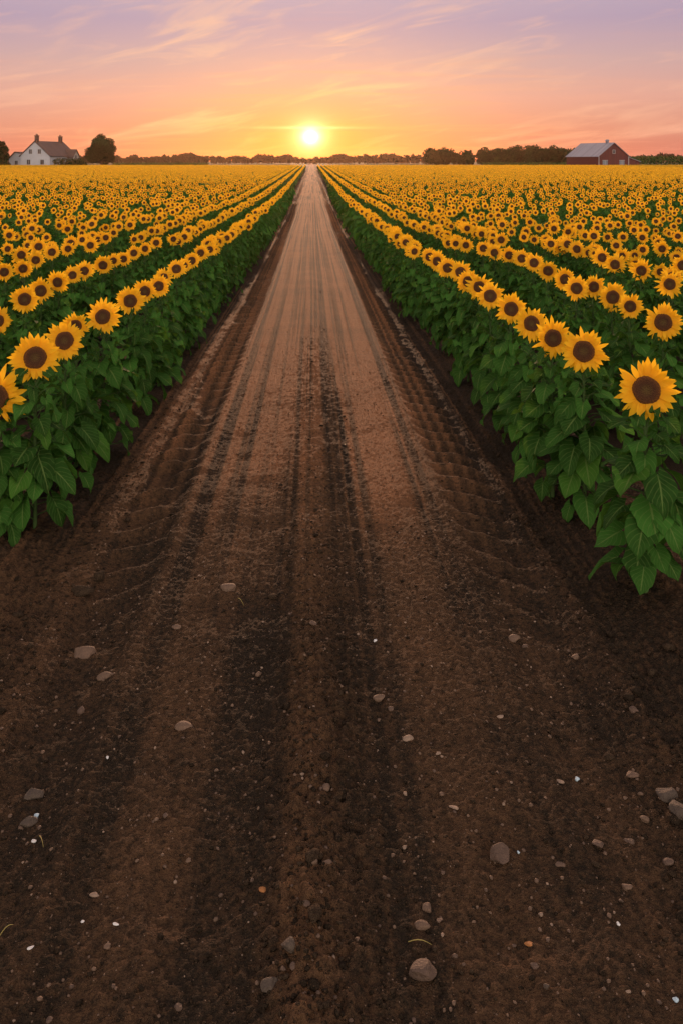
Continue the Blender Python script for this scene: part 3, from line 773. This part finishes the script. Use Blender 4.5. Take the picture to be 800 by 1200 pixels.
# loose crumbs of soil and grit: too many to count
def scatter(name, n, sizes, mats, seed, xfun, label, cat, sharp=.6):
    r = np.random.default_rng(seed)
    y = np.exp(r.uniform(math.log(1.8), math.log(19), n)); x = xfun(r, n, y); kp = r.random(n) < 1 - .93 * smooth(6, 17, y); y = y[kp]; x = x[kp]; n = len(y)
    z, _ = lane_height(x, y)
    sz = sizes[0] * (sizes[1] / sizes[0]) ** (r.random(n) ** 2.6) * np.where(y < 6, 1, .75)
    temp = [stone_verts(IV1, np.random.default_rng(seed + 5 + i), r.uniform(.5, .85), r.uniform(1, 1.5), sharp) for i in range(12)]
    which = r.integers(0, 12, n); a = r.uniform(0, 6.28, n)
    nv = len(IV1); V = np.stack([temp[w] for w in which])
    X = V[:, :, 0] * np.cos(a)[:, None] - V[:, :, 1] * np.sin(a)[:, None]; Y = V[:, :, 0] * np.sin(a)[:, None] + V[:, :, 1] * np.cos(a)[:, None]
    W = np.stack([X * sz[:, None] + x[:, None], Y * sz[:, None] + y[:, None], V[:, :, 2] * sz[:, None] + (z + sz * .25)[:, None]], -1).reshape(-1, 3)
    T = (IT1[None] + (np.arange(n) * nv)[:, None, None]).reshape(-1, 3)
    mi = np.repeat(r.choice(len(mats), n, p=[.6, .3, .1][:len(mats)] if len(mats) == 3 else None), len(IT1))
    tag(link(name, mesh_np(name, W, None, T, None, mats, mi, True)), label, cat, kind="stuff")
def xf_clod(r, n, y):
    k = r.random(n)
    mid = r.normal(.03, .17, n); ver = np.sign(r.random(n) - .5) * np.abs(r.normal(1.52, .16, n)); al = r.uniform(-1.6, 1.6, n)
    return np.where((k < .30) & (y < 5 + 4.5 * r.random(n) ** 2), mid, np.where(k < .66, ver, al))
scatter("soil_crumbs", 42000, (.0016, .0125), [M_clod, M_clod2], 31, xf_clod, "loose dark crumbs of soil strewn along middle ridge and verges", "soil crumbs", .8)
scatter("grit", 10000, (.0016, .0105), [M_st['tan'], M_st['brown'], M_st['pale']], 57, lambda r, n, y: r.uniform(-1.5, 1.5, n), "tiny tan grit scattered over the bare track", "grit")
def xf_verge(r, n, y):
    return np.where(r.random(n) < .8, np.sign(r.random(n) - .5) * np.abs(r.normal(1.5, .15, n)), r.normal(.03, .15, n))
scatter("soil_lumps", 900, (.009, .034), [M_clod, M_clod2], 83, xf_verge, "larger lumps of dry earth thrown up along both verges", "soil lumps", .8)
# dry blades of grass
M_straw = plain("dry_straw", (.30, .24, .07), .7, .2, 20)
for k, (ax_, ay_, bx_, by_, lab) in enumerate([(0,1080,16,1074,"dry yellow grass stalk lying at the lower left edge"), (46,965,51,982,"short green yellow blade beside the bluish sparkle at the left"), (279,694,286,699,"short dry blade beside the farthest tan stone"), (478,1092,506,1098,"thin dry straw under the smooth oval pebble")]):
    x0, y0 = at_z(ax_, ay_, -.06); x1, y1 = at_z(bx_, by_, -.06)
    z0 = float(lane_height(np.array([x0]), np.array([y0]))[0][0]); z1 = float(lane_height(np.array([x1]), np.array([y1]))[0][0])
    mb = MB(); t = np.linspace(0, 1, 6)
    Pp = np.stack([x0 + (x1-x0)*t, y0 + (y1-y0)*t, z0 + (z1-z0)*t + .004 + .012*np.sin(t*3.1)], -1)
    mb.tube(Pp, np.interp(t, [0, .5, 1], [.0016, .0014, .0006]), 5)
    tag(link("grass_blade", mb.mesh("grass_blade", [M_straw])), lab, "grass blade", "dry blades on the track")

# ------------------------------------------------------------------ buildings
def place(o, px, dep, yaw):
    x, y = at_depth(px, dep); o.location = (x, y, 0); o.rotation_euler = (0, 0, yaw); return o
def gable_roof_mb(W, Ln, eave, ridge, over=.35, th=.18, y0=0):
    """two sloping slabs; gable faces -Y at y=y0, ridge runs along +Y"""
    mb = MB(); h = ridge - eave; sl = h / (W / 2)
    e = W / 2 + over; ze = eave - over * sl
    for s in (-1, 1):
        pts = [(0, ridge + .02), (s * e, ze + .02), (s * e, ze + th), (0, ridge + th + .05)]
        if s > 0: pts = pts[::-1]
        mb.prism(pts, y0 - over, y0 + Ln + over)
    return mb
def window(parent, x, y, z, w, h, face='-y', frame=M_trim):
    f = MB(); g = MB(); t = .09; dpt = .06
    def put(mb, lo, hi):
        (a0, b0, c0), (a1, b1, c1) = lo, hi
        if face == '-y': mb.box((x + a0, y - b1, z + c0), (x + a1, y - b0, z + c1))
        else: mb.box((x - b1 if face == '-x' else x + b0, y + a0, z + c0), (x - b0 if face == '-x' else x + b1, y + a1, z + c1))
    put(f, (-w/2 - t, .003, -h/2 - t), (-w/2, dpt, h/2 + t)); put(f, (w/2, .003, -h/2 - t), (w/2 + t, dpt, h/2 + t))
    put(f, (-w/2, .003, h/2), (w/2, dpt, h/2 + t)); put(f, (-w/2, .003, -h/2 - t), (w/2, dpt + .05, -h/2))
    put(f, (-.03, .012, -h/2), (.03, dpt - .01, h/2)); 
    put(g, (-w/2, .004, -h/2), (w/2, .010, h/2))
    fr = link("window", f.mesh("window", [frame], False), parent); link("pane", g.mesh("pane", [M_glass], False), fr)
# --- farmhouse
hs_ = link("farmhouse", None); tag(hs_, "white gabled farmhouse with brown roof and two chimneys at the field's left end", "house")
place(hs_, 41, 258, R(-17)); W_, Lh, ev, rg = 10.2, 14.5, 3.9, 8.2
mb = MB(); mb.prism([(-W_/2, 0), (W_/2, 0), (W_/2, ev), (0, rg), (-W_/2, ev)][::-1], 0, Lh)
link("wall", mb.mesh("wall", [M_plaster], False), hs_)
rf = link("roof", gable_roof_mb(W_, Lh, ev, rg).mesh("roof", [M_tile], False), hs_)
for yy in (.9, Lh - 1.2):
    c = MB(); c.box((-.5, yy - .4, rg - .5), (.5, yy + .4, rg + 1.7)); c.box((-.6, yy - .5, rg + 1.7), (.6, yy + .5, rg + 1.9))
    c.tube([(-.2, yy, rg + 1.9), (-.2, yy, rg + 2.4)], .14, 8); c.tube([(.22, yy, rg + 1.9), (.22, yy, rg + 2.3)], .14, 8)
    link("chimney", c.mesh("chimney", [M_chim], False), rf)
for x, z, w, h in ((-1.55, 5.2, 1.0, 1.3), (1.55, 5.2, 1.0, 1.3), (-2.2, 2.0, 1.15, 1.4), (2.5, 2.0, 1.15, 1.4)): window(hs_, x, 0, z, w, h)
for y in (2.6, 6.0): window(hs_, W_/2, y, 2.0, 1.1, 1.3, '+x')
d = MB(); d.box((W_/2 + .004, 8.0, 0), (W_/2 + .06, 9.0, 2.1)); link("door", d.mesh("door", [M_door], False), hs_)
# lean-to wing on the left
w = MB(); w.prism([(-W_/2 - 4.6, 0), (-W_/2 - .003, 0), (-W_/2 - .003, 4.6), (-W_/2 - 2.4, 4.9), (-W_/2 - 4.6, 2.9)][::-1], .8, 7.5)
link("side_wing", w.mesh("side_wing", [M_plaster], False), hs_)
w = MB(); w.prism([(-W_/2 - 5.0, 2.62), (-W_/2 - 2.4, 4.98), (-W_/2 - 2.4, 5.2), (-W_/2 - 5.0, 2.84)], .4, 7.9)
w.prism([(-W_/2 - 2.4, 4.98), (-W_/2 - .05, 4.70), (-W_/2 - .05, 4.92), (-W_/2 - 2.4, 5.2)], .4, 7.9)
link("wing_roof", w.mesh("wing_roof", [M_tile], False), hs_)
window(hs_, -W_/2 - 2.0, .8, 1.8, 1.0, 1.2)
# cross gable on the right flank
g = MB(); g.prism([(9.6, 0), (13.4, 0), (13.4, 3.6), (11.5, 5.8), (9.6, 3.6)], W_/2 - 2.5, W_/2 + 1.6, axis='x'); link("cross_gable", g.mesh("cross_gable", [M_plaster2], False), hs_)
g = MB()
for s in (-1, 1):
    pts = [(11.5, 5.82), (11.5 + s*2.3, 3.16), (11.5 + s*2.3, 3.34), (11.5, 6.02)]
    if s < 0: pts = pts[::-1]
    g.prism(pts, W_/2 - 3.2, W_/2 + 1.95, axis='x')
link("gable_roof", g.mesh("gable_roof", [M_tile], False), hs_)
window(hs_, W_/2 + 1.6, 11.5, 3.6, .8, 1.0, '+x')
# --- barn
bn = link("barn", None); tag(bn, "red wooden barn with grey tin roof and lean-to at the field's right end", "barn")
place(bn, 719, 255, R(21)); W_, Lb, ev, rg = 11.4, 15.0, 3.75, 7.7
mb = MB(); mb.prism([(-W_/2, 0), (W_/2, 0), (W_/2, ev), (0, rg), (-W_/2, ev)][::-1], 0, Lb)
link("wall", mb.mesh("wall", [M_red], False), bn)
rf = link("roof", gable_roof_mb(W_, Lb, ev, rg, .3, .12).mesh("roof", [M_tin], False), bn)
c = MB(); c.box((-.35, 2.6, rg + .1), (.35, 3.3, rg + .75)); c.prism([(-.5, rg + .75), (.5, rg + .75), (0, rg + 1.15)][::-1], 2.45, 3.45)
link("roof_vent", c.mesh("roof_vent", [M_tin], False), rf)
for s in (-1, 1):
    t = MB(); x = s * (W_/2 + .02); t.box((min(x, x - s*.25), -.03, 0), (max(x, x - s*.25), .0 - .003, ev)); link("corner_board", t.mesh("corner_board", [M_trim], False), bn)
for x in (-3.3, 3.0):
    d = MB(); d.box((x - .95, -.05, .05), (x + .95, -.004, 2.5)); dd = link("door", d.mesh("door", [M_greydoor], False), bn)
    h = MB(); h.box((x - .06, -.10, .05), (x + .06, -.051, 2.5)); h.box((x - 1.05, -.09, 2.5), (x + 1.05, -.02, 2.62)); link("door_frame", h.mesh("door_frame", [M_trim], False), dd)
window(bn, 0, 0, 5.1, .9, 1.0)
w = MB(); w.prism([(W_/2 + .003, 0), (W_/2 + 4.6, 0), (W_/2 + 4.6, 2.1), (W_/2 + .003, 3.5)][::-1], .6, Lb - 2); link("lean_to", w.mesh("lean_to", [M_red], False), bn)
w = MB(); w.prism([(W_/2 + .01, 3.52), (W_/2 + 5.0, 2.02), (W_/2 + 5.0, 2.14), (W_/2 + .01, 3.66)][::-1], .3, Lb - 1.7); link("lean_to_roof", w.mesh("lean_to_roof", [M_tin], False), bn)

# ------------------------------------------------------------------ trees
def leaf_cards(r, C, size, flat=.0):
    n = len(C)
    a = r.normal(size=(n, 3)); a /= np.linalg.norm(a, axis=1)[:, None]
    b = np.cross(a, r.normal(size=(n, 3))); b /= np.linalg.norm(b, axis=1)[:, None]
    s = size * r.uniform(.55, 1.3, n)[:, None]
    V = np.stack([C - a * s, C + b * s * .55, C + a * s, C - b * s * .55], 1).reshape(-1, 3)
    return V, np.arange(n * 4).reshape(n, 4)
def crown_points(r, lobes, per):
    out = []
    for c, rad in lobes:
        n = int(per * (np.prod(rad) ** (2/3)))
        d = r.normal(size=(n, 3)); d /= np.linalg.norm(d, axis=1)[:, None]
        q = r.random(n) ** .35
        out.append(np.asarray(c) + d * np.asarray(rad) * q[:, None])
    return np.concatenate(out)
def tree(name, label, px, dep, height, width, seed, mat, per=150, size=.30, low=.16, bare=.13):
    r = np.random.default_rng(seed)
    x, y = at_depth(px, dep)
    root = link(name, None, None, (x, y, 0)); tag(root, label, "tree")
    t = MB(); t.tube([(0, 0, -.2), (.1, 0, height*.2), (-.05, .05, height*.45), (0, 0, height*.75)], [height*.035, height*.026, height*.018, height*.006], 8)
    lobes = [((0, 0, height*.58), (width*.30, width*.30, height*.30))]
    for k in range(24):
        a = k * 2.4 + r.uniform(-.3, .3); e = r.uniform(.15, .84); q = width * .5 * math.sqrt(max(.05, 1 - ((e - .5) / .48) ** 2)) * r.uniform(.55, .76)
        c = (q * math.cos(a), q * math.sin(a), height * e); s = r.uniform(.12, .20) * width
        lobes.append((c, (s, s, s * .8)))
        t.tube([(0, 0, height*r.uniform(.15, .4)), (c[0]*.5, c[1]*.5, c[2]*.78), c], [height*.012, height*.008, height*.003], 5)
    link("trunk", t.mesh("trunk", [M_bark]), root)
    V, q = leaf_cards(r, crown_points(r, lobes, per), size)
    V[:, 2] = np.maximum(V[:, 2], height * bare * .6)
    core = stone_verts(IV2, r, 1, 1, .4) * (width*.30, width*.30, height*.36) + (0, 0, height*.47); nV = len(V); V = np.concatenate([V, core])
    link("crown", mesh_np("crown", V, q, IT2 + nV, None, [mat], None, False), root)
tree("broadleaf_tree", "round dark broadleaf tree standing right of the white farmhouse", 118, 252, 11.3, 9.8, 17, M_crown, 230, .24, bare=.05)
tree("broadleaf_tree", "dark tree cut off by the left picture edge beside the farmhouse", -4, 256, 9.4, 7.6, 12, M_crown, 200, .26, bare=.05)
def shrub(label, px, dep, w, dd, h, seed, name="hedge_shrub", cat="shrub"):
    r = np.random.default_rng(seed); x, y = at_depth(px, dep)
    lobes = [((r.uniform(-.5, .5) * w * .8, r.uniform(-.3, .3) * dd, h * r.uniform(.35, .6)), (w * .22, dd * .4, h * .42)) for _ in range(8)]
    V, q = leaf_cards(r, crown_points(r, lobes, 260), .20); V[:, 2] = np.maximum(V[:, 2], 0)
    tag(link(name, mesh_np(name, V, q, None, None, [M_hedge], None, False), None, (x, y, 0)), label, cat)
shrub("long dark bush growing along the farmhouse's right flank", 80, 248, 8.5, 2.0, 3.3, 21)
shrub("low dark bush left of the farmhouse wing", 5, 250, 3.6, 2.0, 2.6, 22)
shrub("small rounded bush between the farmhouse and the round tree", 98, 250, 3.0, 2.0, 2.2, 23)

def wood(name, label, spans, dep, hfun, seed, mat, step=3.4, per=26, size=.75, depth=14, kind="stuff", cat="trees"):
    r = np.random.default_rng(seed); Vs, Qs, Cs_, Ts_ = [], [], [], []; off = offc = 0
    for p0, p1 in spans:
        xa, ya = at_depth(p0, dep); xb, yb = at_depth(p1, dep); n = int(math.hypot(xb-xa, yb-ya) / step)
        for k in range(n):
            t = (k + r.random()) / n
            h = hfun(p0 + (p1 - p0) * t) * r.uniform(.80, 1.10); w = h * r.uniform(.36, .52)
            x = xa + (xb-xa)*t; y = ya + (yb-ya)*t + r.uniform(0, depth)
            core = stone_verts(IV1, r, 1, 1, .3) * (w*.62, w*.7, h*.40) + (x, y, h*.44); Cs_.append(core); Ts_.append(IT1 + offc); offc += len(core)
            lobes = [((x, y, h*.5), (w*.9, w, h*.46))] + [((x + r.uniform(-.7, .7)*w, y + r.uniform(-.7, .3)*w, h*r.uniform(.45, .88)), (w*.42, w*.42, h*.15)) for _ in range(6)]
            V, q = leaf_cards(r, crown_points(r, lobes, per), size); V[:, 2] = np.maximum(V[:, 2], 0)
            Vs.append(V); Qs.append(q + off); off += len(V)
    return tag(link(name, mesh_np(name, np.concatenate(Vs + Cs_), np.concatenate(Qs), np.concatenate(Ts_) + off, None, [mat], None, False)), label, cat, kind=kind)
bump = lambda p, c, w: math.exp(-((p - c) / w) ** 2)
wood("far_woods", "low hazy line of trees along the horizon on both sides of the setting sun", [(-60, 362), (362, 520), (660, 900)], 640,
     lambda p: 5.8 + 2.0*bump(p, 215, 22) + 1.2*bump(p, 320, 22) + 1.4*bump(p, 400, 25) + 1.4*bump(p, 455, 25) - 2.2*bump(p, 365, 9) + 1.5*bump(p, 790, 40) + .8*math.sin(p*.21), 61, M_crown2, 1.9, 16, .8)
wood("grove", "dense dark grove of trees left of the red barn", [(503, 690)], 380,
     lambda p: 7.6 + 1.7*bump(p, 640, 50) + .8*bump(p, 525, 18) - 1.2*bump(p, 548, 8) + .5*math.sin(p*.3), 62, M_crown, 1.7, 20, .6, 22)
# tall green crop beyond the barn
r = np.random.default_rng(77)
Cs = []
for p0, p1, dp, h in ((744, 900, 300, 4.0), (575, 700, 300, 1.7), (130, 240, 330, 1.5)):
    xa, ya = at_depth(p0, dp); xb, yb = at_depth(p1, dp); n = int((xb - xa) * 110)
    Cs.append(np.stack([r.uniform(xa, xb, n), ya + r.uniform(0, 16, n), h * r.random(n) ** .6], -1))
V, q = leaf_cards(r, np.concatenate(Cs), .32)
tag(link("maize_field", mesh_np("maize_field", V, q, None, None, [M_corn], None, False)), "band of tall green crop behind and beside the red barn", "crop", kind="stuff")

# ------------------------------------------------------------------ sky, sun, air
SUN_PX, SUN_PY = 364, 160
sdir = FWD + RGT * (SUN_PX - 400) / FPX + np.array([0, 0, (HOR - SUN_PY) / FPX]); sdir /= np.linalg.norm(sdir)
SUN_EL = math.asin(sdir[2]); SUN_AZ = math.atan2(sdir[0], sdir[1])
world = bpy.data.worlds.new("World"); scene.world = world; world.use_nodes = True
nt = world.node_tree; nt.nodes.clear()
out = N(nt, 'ShaderNodeOutputWorld')
sky = N(nt, 'ShaderNodeTexSky', sky_type='NISHITA', sun_disc=False, sun_elevation=R(2.9), sun_rotation=SUN_AZ, altitude=50, air_density=1.3, dust_density=0.4, ozone_density=2.0)
tc = N(nt, 'ShaderNodeTexCoord'); dirv = N(nt, 'ShaderNodeVectorMath', operation='NORMALIZE'); L(nt, tc.outputs['Generated'], dirv.inputs[0]); D = dirv.outputs[0]
sx = N(nt, 'ShaderNodeSeparateXYZ'); L(nt, D, sx.inputs[0]); zx, zy, zz = sx.outputs
def srgb(*c):
    return tuple(((v/255)/12.92 if v/255 <= .04045 else ((v/255+.055)/1.055)**2.4) for v in c)
z = mth(nt, 'MULTIPLY', mth(nt, 'MAXIMUM', zz, 0.0), 3.0)      # 0..1 over the lowest 19 degrees
# warm side (towards the sun)
warm = ramp(nt, [(0, srgb(166,88,106)), (.05, srgb(176,100,114)), (.11, srgb(190,116,124)), (.22, srgb(204,139,144)), (.34, srgb(188,143,156)), (.48, srgb(166,135,168)), (.75, srgb(196,170,184)), (1, srgb(205,186,184))], z).outputs[0]
col = warm
def dotv(v):
    n = N(nt, 'ShaderNodeVectorMath', operation='DOT_PRODUCT'); L(nt, D, n.inputs[0]); n.inputs[1].default_value = tuple(v); return n.outputs['Value']
# offsets from the sun, in degrees sideways and up
rt = np.cross(sdir, (0, 0, 1)); rt /= np.linalg.norm(rt); upv = np.cross(rt, sdir)
front = mth(nt, 'GREATER_THAN', dotv(sdir), 0.0)
ax_ = mth(nt, 'MULTIPLY', dotv(rt), 57.3); ay_ = mth(nt, 'MULTIPLY', dotv(upv), 57.3)
def lobe(sxw, syw, p=2.0):
    q = mth(nt, 'ADD', mth(nt, 'POWER', mth(nt, 'ABSOLUTE', mth(nt, 'DIVIDE', ax_, sxw)), 2), mth(nt, 'POWER', mth(nt, 'ABSOLUTE', mth(nt, 'DIVIDE', ay_, syw)), 2))
    return mth(nt, 'MULTIPLY', mth(nt, 'EXPONENT', mth(nt, 'MULTIPLY', mth(nt, 'POWER', q, p/2), -1.0)), front)
# clouds: thin sheets high up, drawn out by perspective
den = mth(nt, 'ADD', mth(nt, 'MAXIMUM', zz, 0), .045)
cv = N(nt, 'ShaderNodeCombineXYZ'); L(nt, mth(nt, 'DIVIDE', zx, den), cv.inputs[0]); L(nt, mth(nt, 'DIVIDE', zy, den), cv.inputs[1])
def cloud(rot, sc, scale, seed, lo, hi, detail=7, rough=.58, dist=.6):
    mp = N(nt, 'ShaderNodeMapping'); mp.inputs['Rotation'].default_value = (0, 0, R(rot)); mp.inputs['Scale'].default_value = sc; mp.inputs['Location'].default_value = (seed, seed*1.7, 0); L(nt, cv.outputs[0], mp.inputs[0])
    n = N(nt, 'ShaderNodeTexNoise', inp={'Scale': scale, 'Detail': detail, 'Roughness': rough, 'Distortion': dist}); L(nt, mp.outputs[0], n.inputs[0])
    return ramp(nt, [(lo, (0,0,0)), (hi, (1,1,1))], n.outputs[0], 'EASE').outputs[0]
c2 = cloud(8, (.5, 1.2, 1), .9, 9.0, .48, .72)
def streak(slope, la, lc, seed, lo, hi, detail=6, dist=.8, rough=.55):
    """wisps seen against the sky, drawn out along one direction (degrees from the sun)"""
    c, s_ = math.cos(R(slope)), math.sin(R(slope))
    a = mth(nt, 'ADD', mth(nt, 'MULTIPLY', ax_, c * la), mth(nt, 'MULTIPLY', ay_, s_ * la)); b = mth(nt, 'ADD', mth(nt, 'MULTIPLY', ax_, -s_ * lc), mth(nt, 'MULTIPLY', ay_, c * lc))
    v = N(nt, 'ShaderNodeCombineXYZ'); L(nt, a, v.inputs[0]); L(nt, b, v.inputs[1]); v.inputs[2].default_value = seed
    n = N(nt, 'ShaderNodeTexNoise', inp={'Scale': 1.0, 'Detail': detail, 'Roughness': rough, 'Distortion': dist}); L(nt, v.outputs[0], n.inputs[0])
    return ramp(nt, [(lo, (0,0,0)), (hi, (1,1,1))], n.outputs[0], 'EASE').outputs[0]
c1 = mth(nt, 'MAXIMUM', streak(13, .085, .50, 4.2, .50, .74), mth(nt, 'MULTIPLY', streak(9, .16, 1.1, 7.7, .52, .78), .6))
glow_w = lobe(16, 9, 1.5)
cl_col = mixc(nt, glow_w, srgb(222,160,156), srgb(246,196,150))
col = mixc(nt, mth(nt, 'MULTIPLY', c1, .8), col, cl_col)
dk_col = mixc(nt, lobe(18, 12), srgb(205,142,150), srgb(240,160,110))
col = mixc(nt, mth(nt, 'MULTIPLY', mth(nt, 'MULTIPLY', c2, .38), ramp(nt, [(0, (1,1,1)), (.25, (1,1,1)), (.6, (.5,.5,.5))], z).outputs[0]), col, dk_col)
# glow round the sun
def addc(fac, c):
    global col
    col = mixc(nt, 1.0, col, mixc(nt, fac, (0, 0, 0), c), 'ADD')
col = mixc(nt, mth(nt, 'MULTIPLY', lobe(6.2, 3.0, 1.3), .62), col, srgb(238,146,48))
addc(lobe(2.2, 1.5, 1.4), (.10, .04, .0))
addc(lobe(.80, .70, 1.25), (2.4, 1.7, .8))
addc(lobe(.27, .26, 1.2), (7, 5.6, 3.6))
sb = lobe(3.6, .10, 2);
bar = mth(nt, 'MULTIPLY', mth(nt, 'EXPONENT', mth(nt, 'MULTIPLY', mth(nt, 'POWER', mth(nt, 'ABSOLUTE', mth(nt, 'DIVIDE', mth(nt, 'SUBTRACT', ay_, .62), .10)), 2), -1)), mth(nt, 'MULTIPLY', mth(nt, 'EXPONENT', mth(nt, 'MULTIPLY', mth(nt, 'POWER', mth(nt, 'ABSOLUTE', mth(nt, 'DIVIDE', ax_, 3.2)), 2), -1)), front))
addc(bar, (.45, .32, .14))
# unseen bright lobe added behind the camera to light flower faces and walls
bk = mth(nt, 'MULTIPLY', zy, -1.0)
bk = ramp(nt, [(0, (0,0,0)), (.15, (0,0,0)), (.75, (1,1,1))], mth(nt, 'ADD', mth(nt, 'MULTIPLY', bk, .8), .15), 'EASE').outputs[0]
lift = ramp(nt, [(0, (.8,.8,.8)), (.15, (1,1,1)), (.55, (.45,.45,.45)), (.9, (0,0,0))], mth(nt, 'MAXIMUM', zz, 0), 'EASE').outputs[0]
c3 = cloud(20, (1, 1, 1), .8, 21.0, .35, .65)
BACK_FILL = 2.4
addc(mth(nt, 'MULTIPLY', mth(nt, 'MULTIPLY', bk, lift), mth(nt, 'ADD', .6, mth(nt, 'MULTIPLY', c3, .6))), tuple(BACK_FILL * v for v in (1.0, .86, .68)))
bg1 = N(nt, 'ShaderNodeBackground', inp={'Strength': .05}); L(nt, sky.outputs[0], bg1.inputs[0])
bg2 = N(nt, 'ShaderNodeBackground', inp={'Strength': .92}); L(nt, col, bg2.inputs[0])
ad = N(nt, 'ShaderNodeAddShader'); L(nt, bg1.outputs[0], ad.inputs[0]); L(nt, bg2.outputs[0], ad.inputs[1]); L(nt, ad.outputs[0], out.inputs[0])
world.cycles.sampling_method = 'MANUAL'; world.cycles.sample_map_resolution = 2048

sun_d = bpy.data.lights.new("sun", 'SUN'); sun_d.energy = 3.0; sun_d.angle = R(.6); sun_d.color = (1, .55, .32)
sun = bpy.data.objects.new("sun", sun_d); COL.objects.link(sun)
from mathutils import Vector
EL = R(2.9)
sun.rotation_euler = Vector((math.sin(SUN_AZ)*math.cos(EL), math.cos(SUN_AZ)*math.cos(EL), math.sin(EL))).to_track_quat('Z', 'Y').to_euler(); sun.location = (0, 50, 30)

HAZE = 0.00007
if HAZE:
    mb = MB(); mb.box((-900, -40, -1.6), (900, 1100, 13.5))
    m, hnt, hout = new_mat("evening_haze")
    pv = N(hnt, 'ShaderNodeVolumePrincipled', inp={'Density': HAZE, 'Anisotropy': .74, 'Color': (1.0, .62, .36, 1)}); L(hnt, pv.outputs[0], hout.inputs['Volume'])
    hz = link("haze", mb.mesh("haze", [m], False)); tag(hz, "thin evening haze over the field", "haze", kind="stuff")

scene.view_settings.view_transform = 'Standard'; scene.view_settings.look = 'None'; scene.view_settings.exposure = 0; scene.view_settings.gamma = 1
scene.view_settings.use_curve_mapping = False
scene.render.engine = 'CYCLES'
cy = scene.cycles
cy.max_bounces = 6; cy.diffuse_bounces = 3; cy.glossy_bounces = 2; cy.transmission_bounces = 4; cy.transparent_max_bounces = 6; cy.volume_bounces = 0
cy.use_denoising = True; cy.sample_clamp_indirect = 8
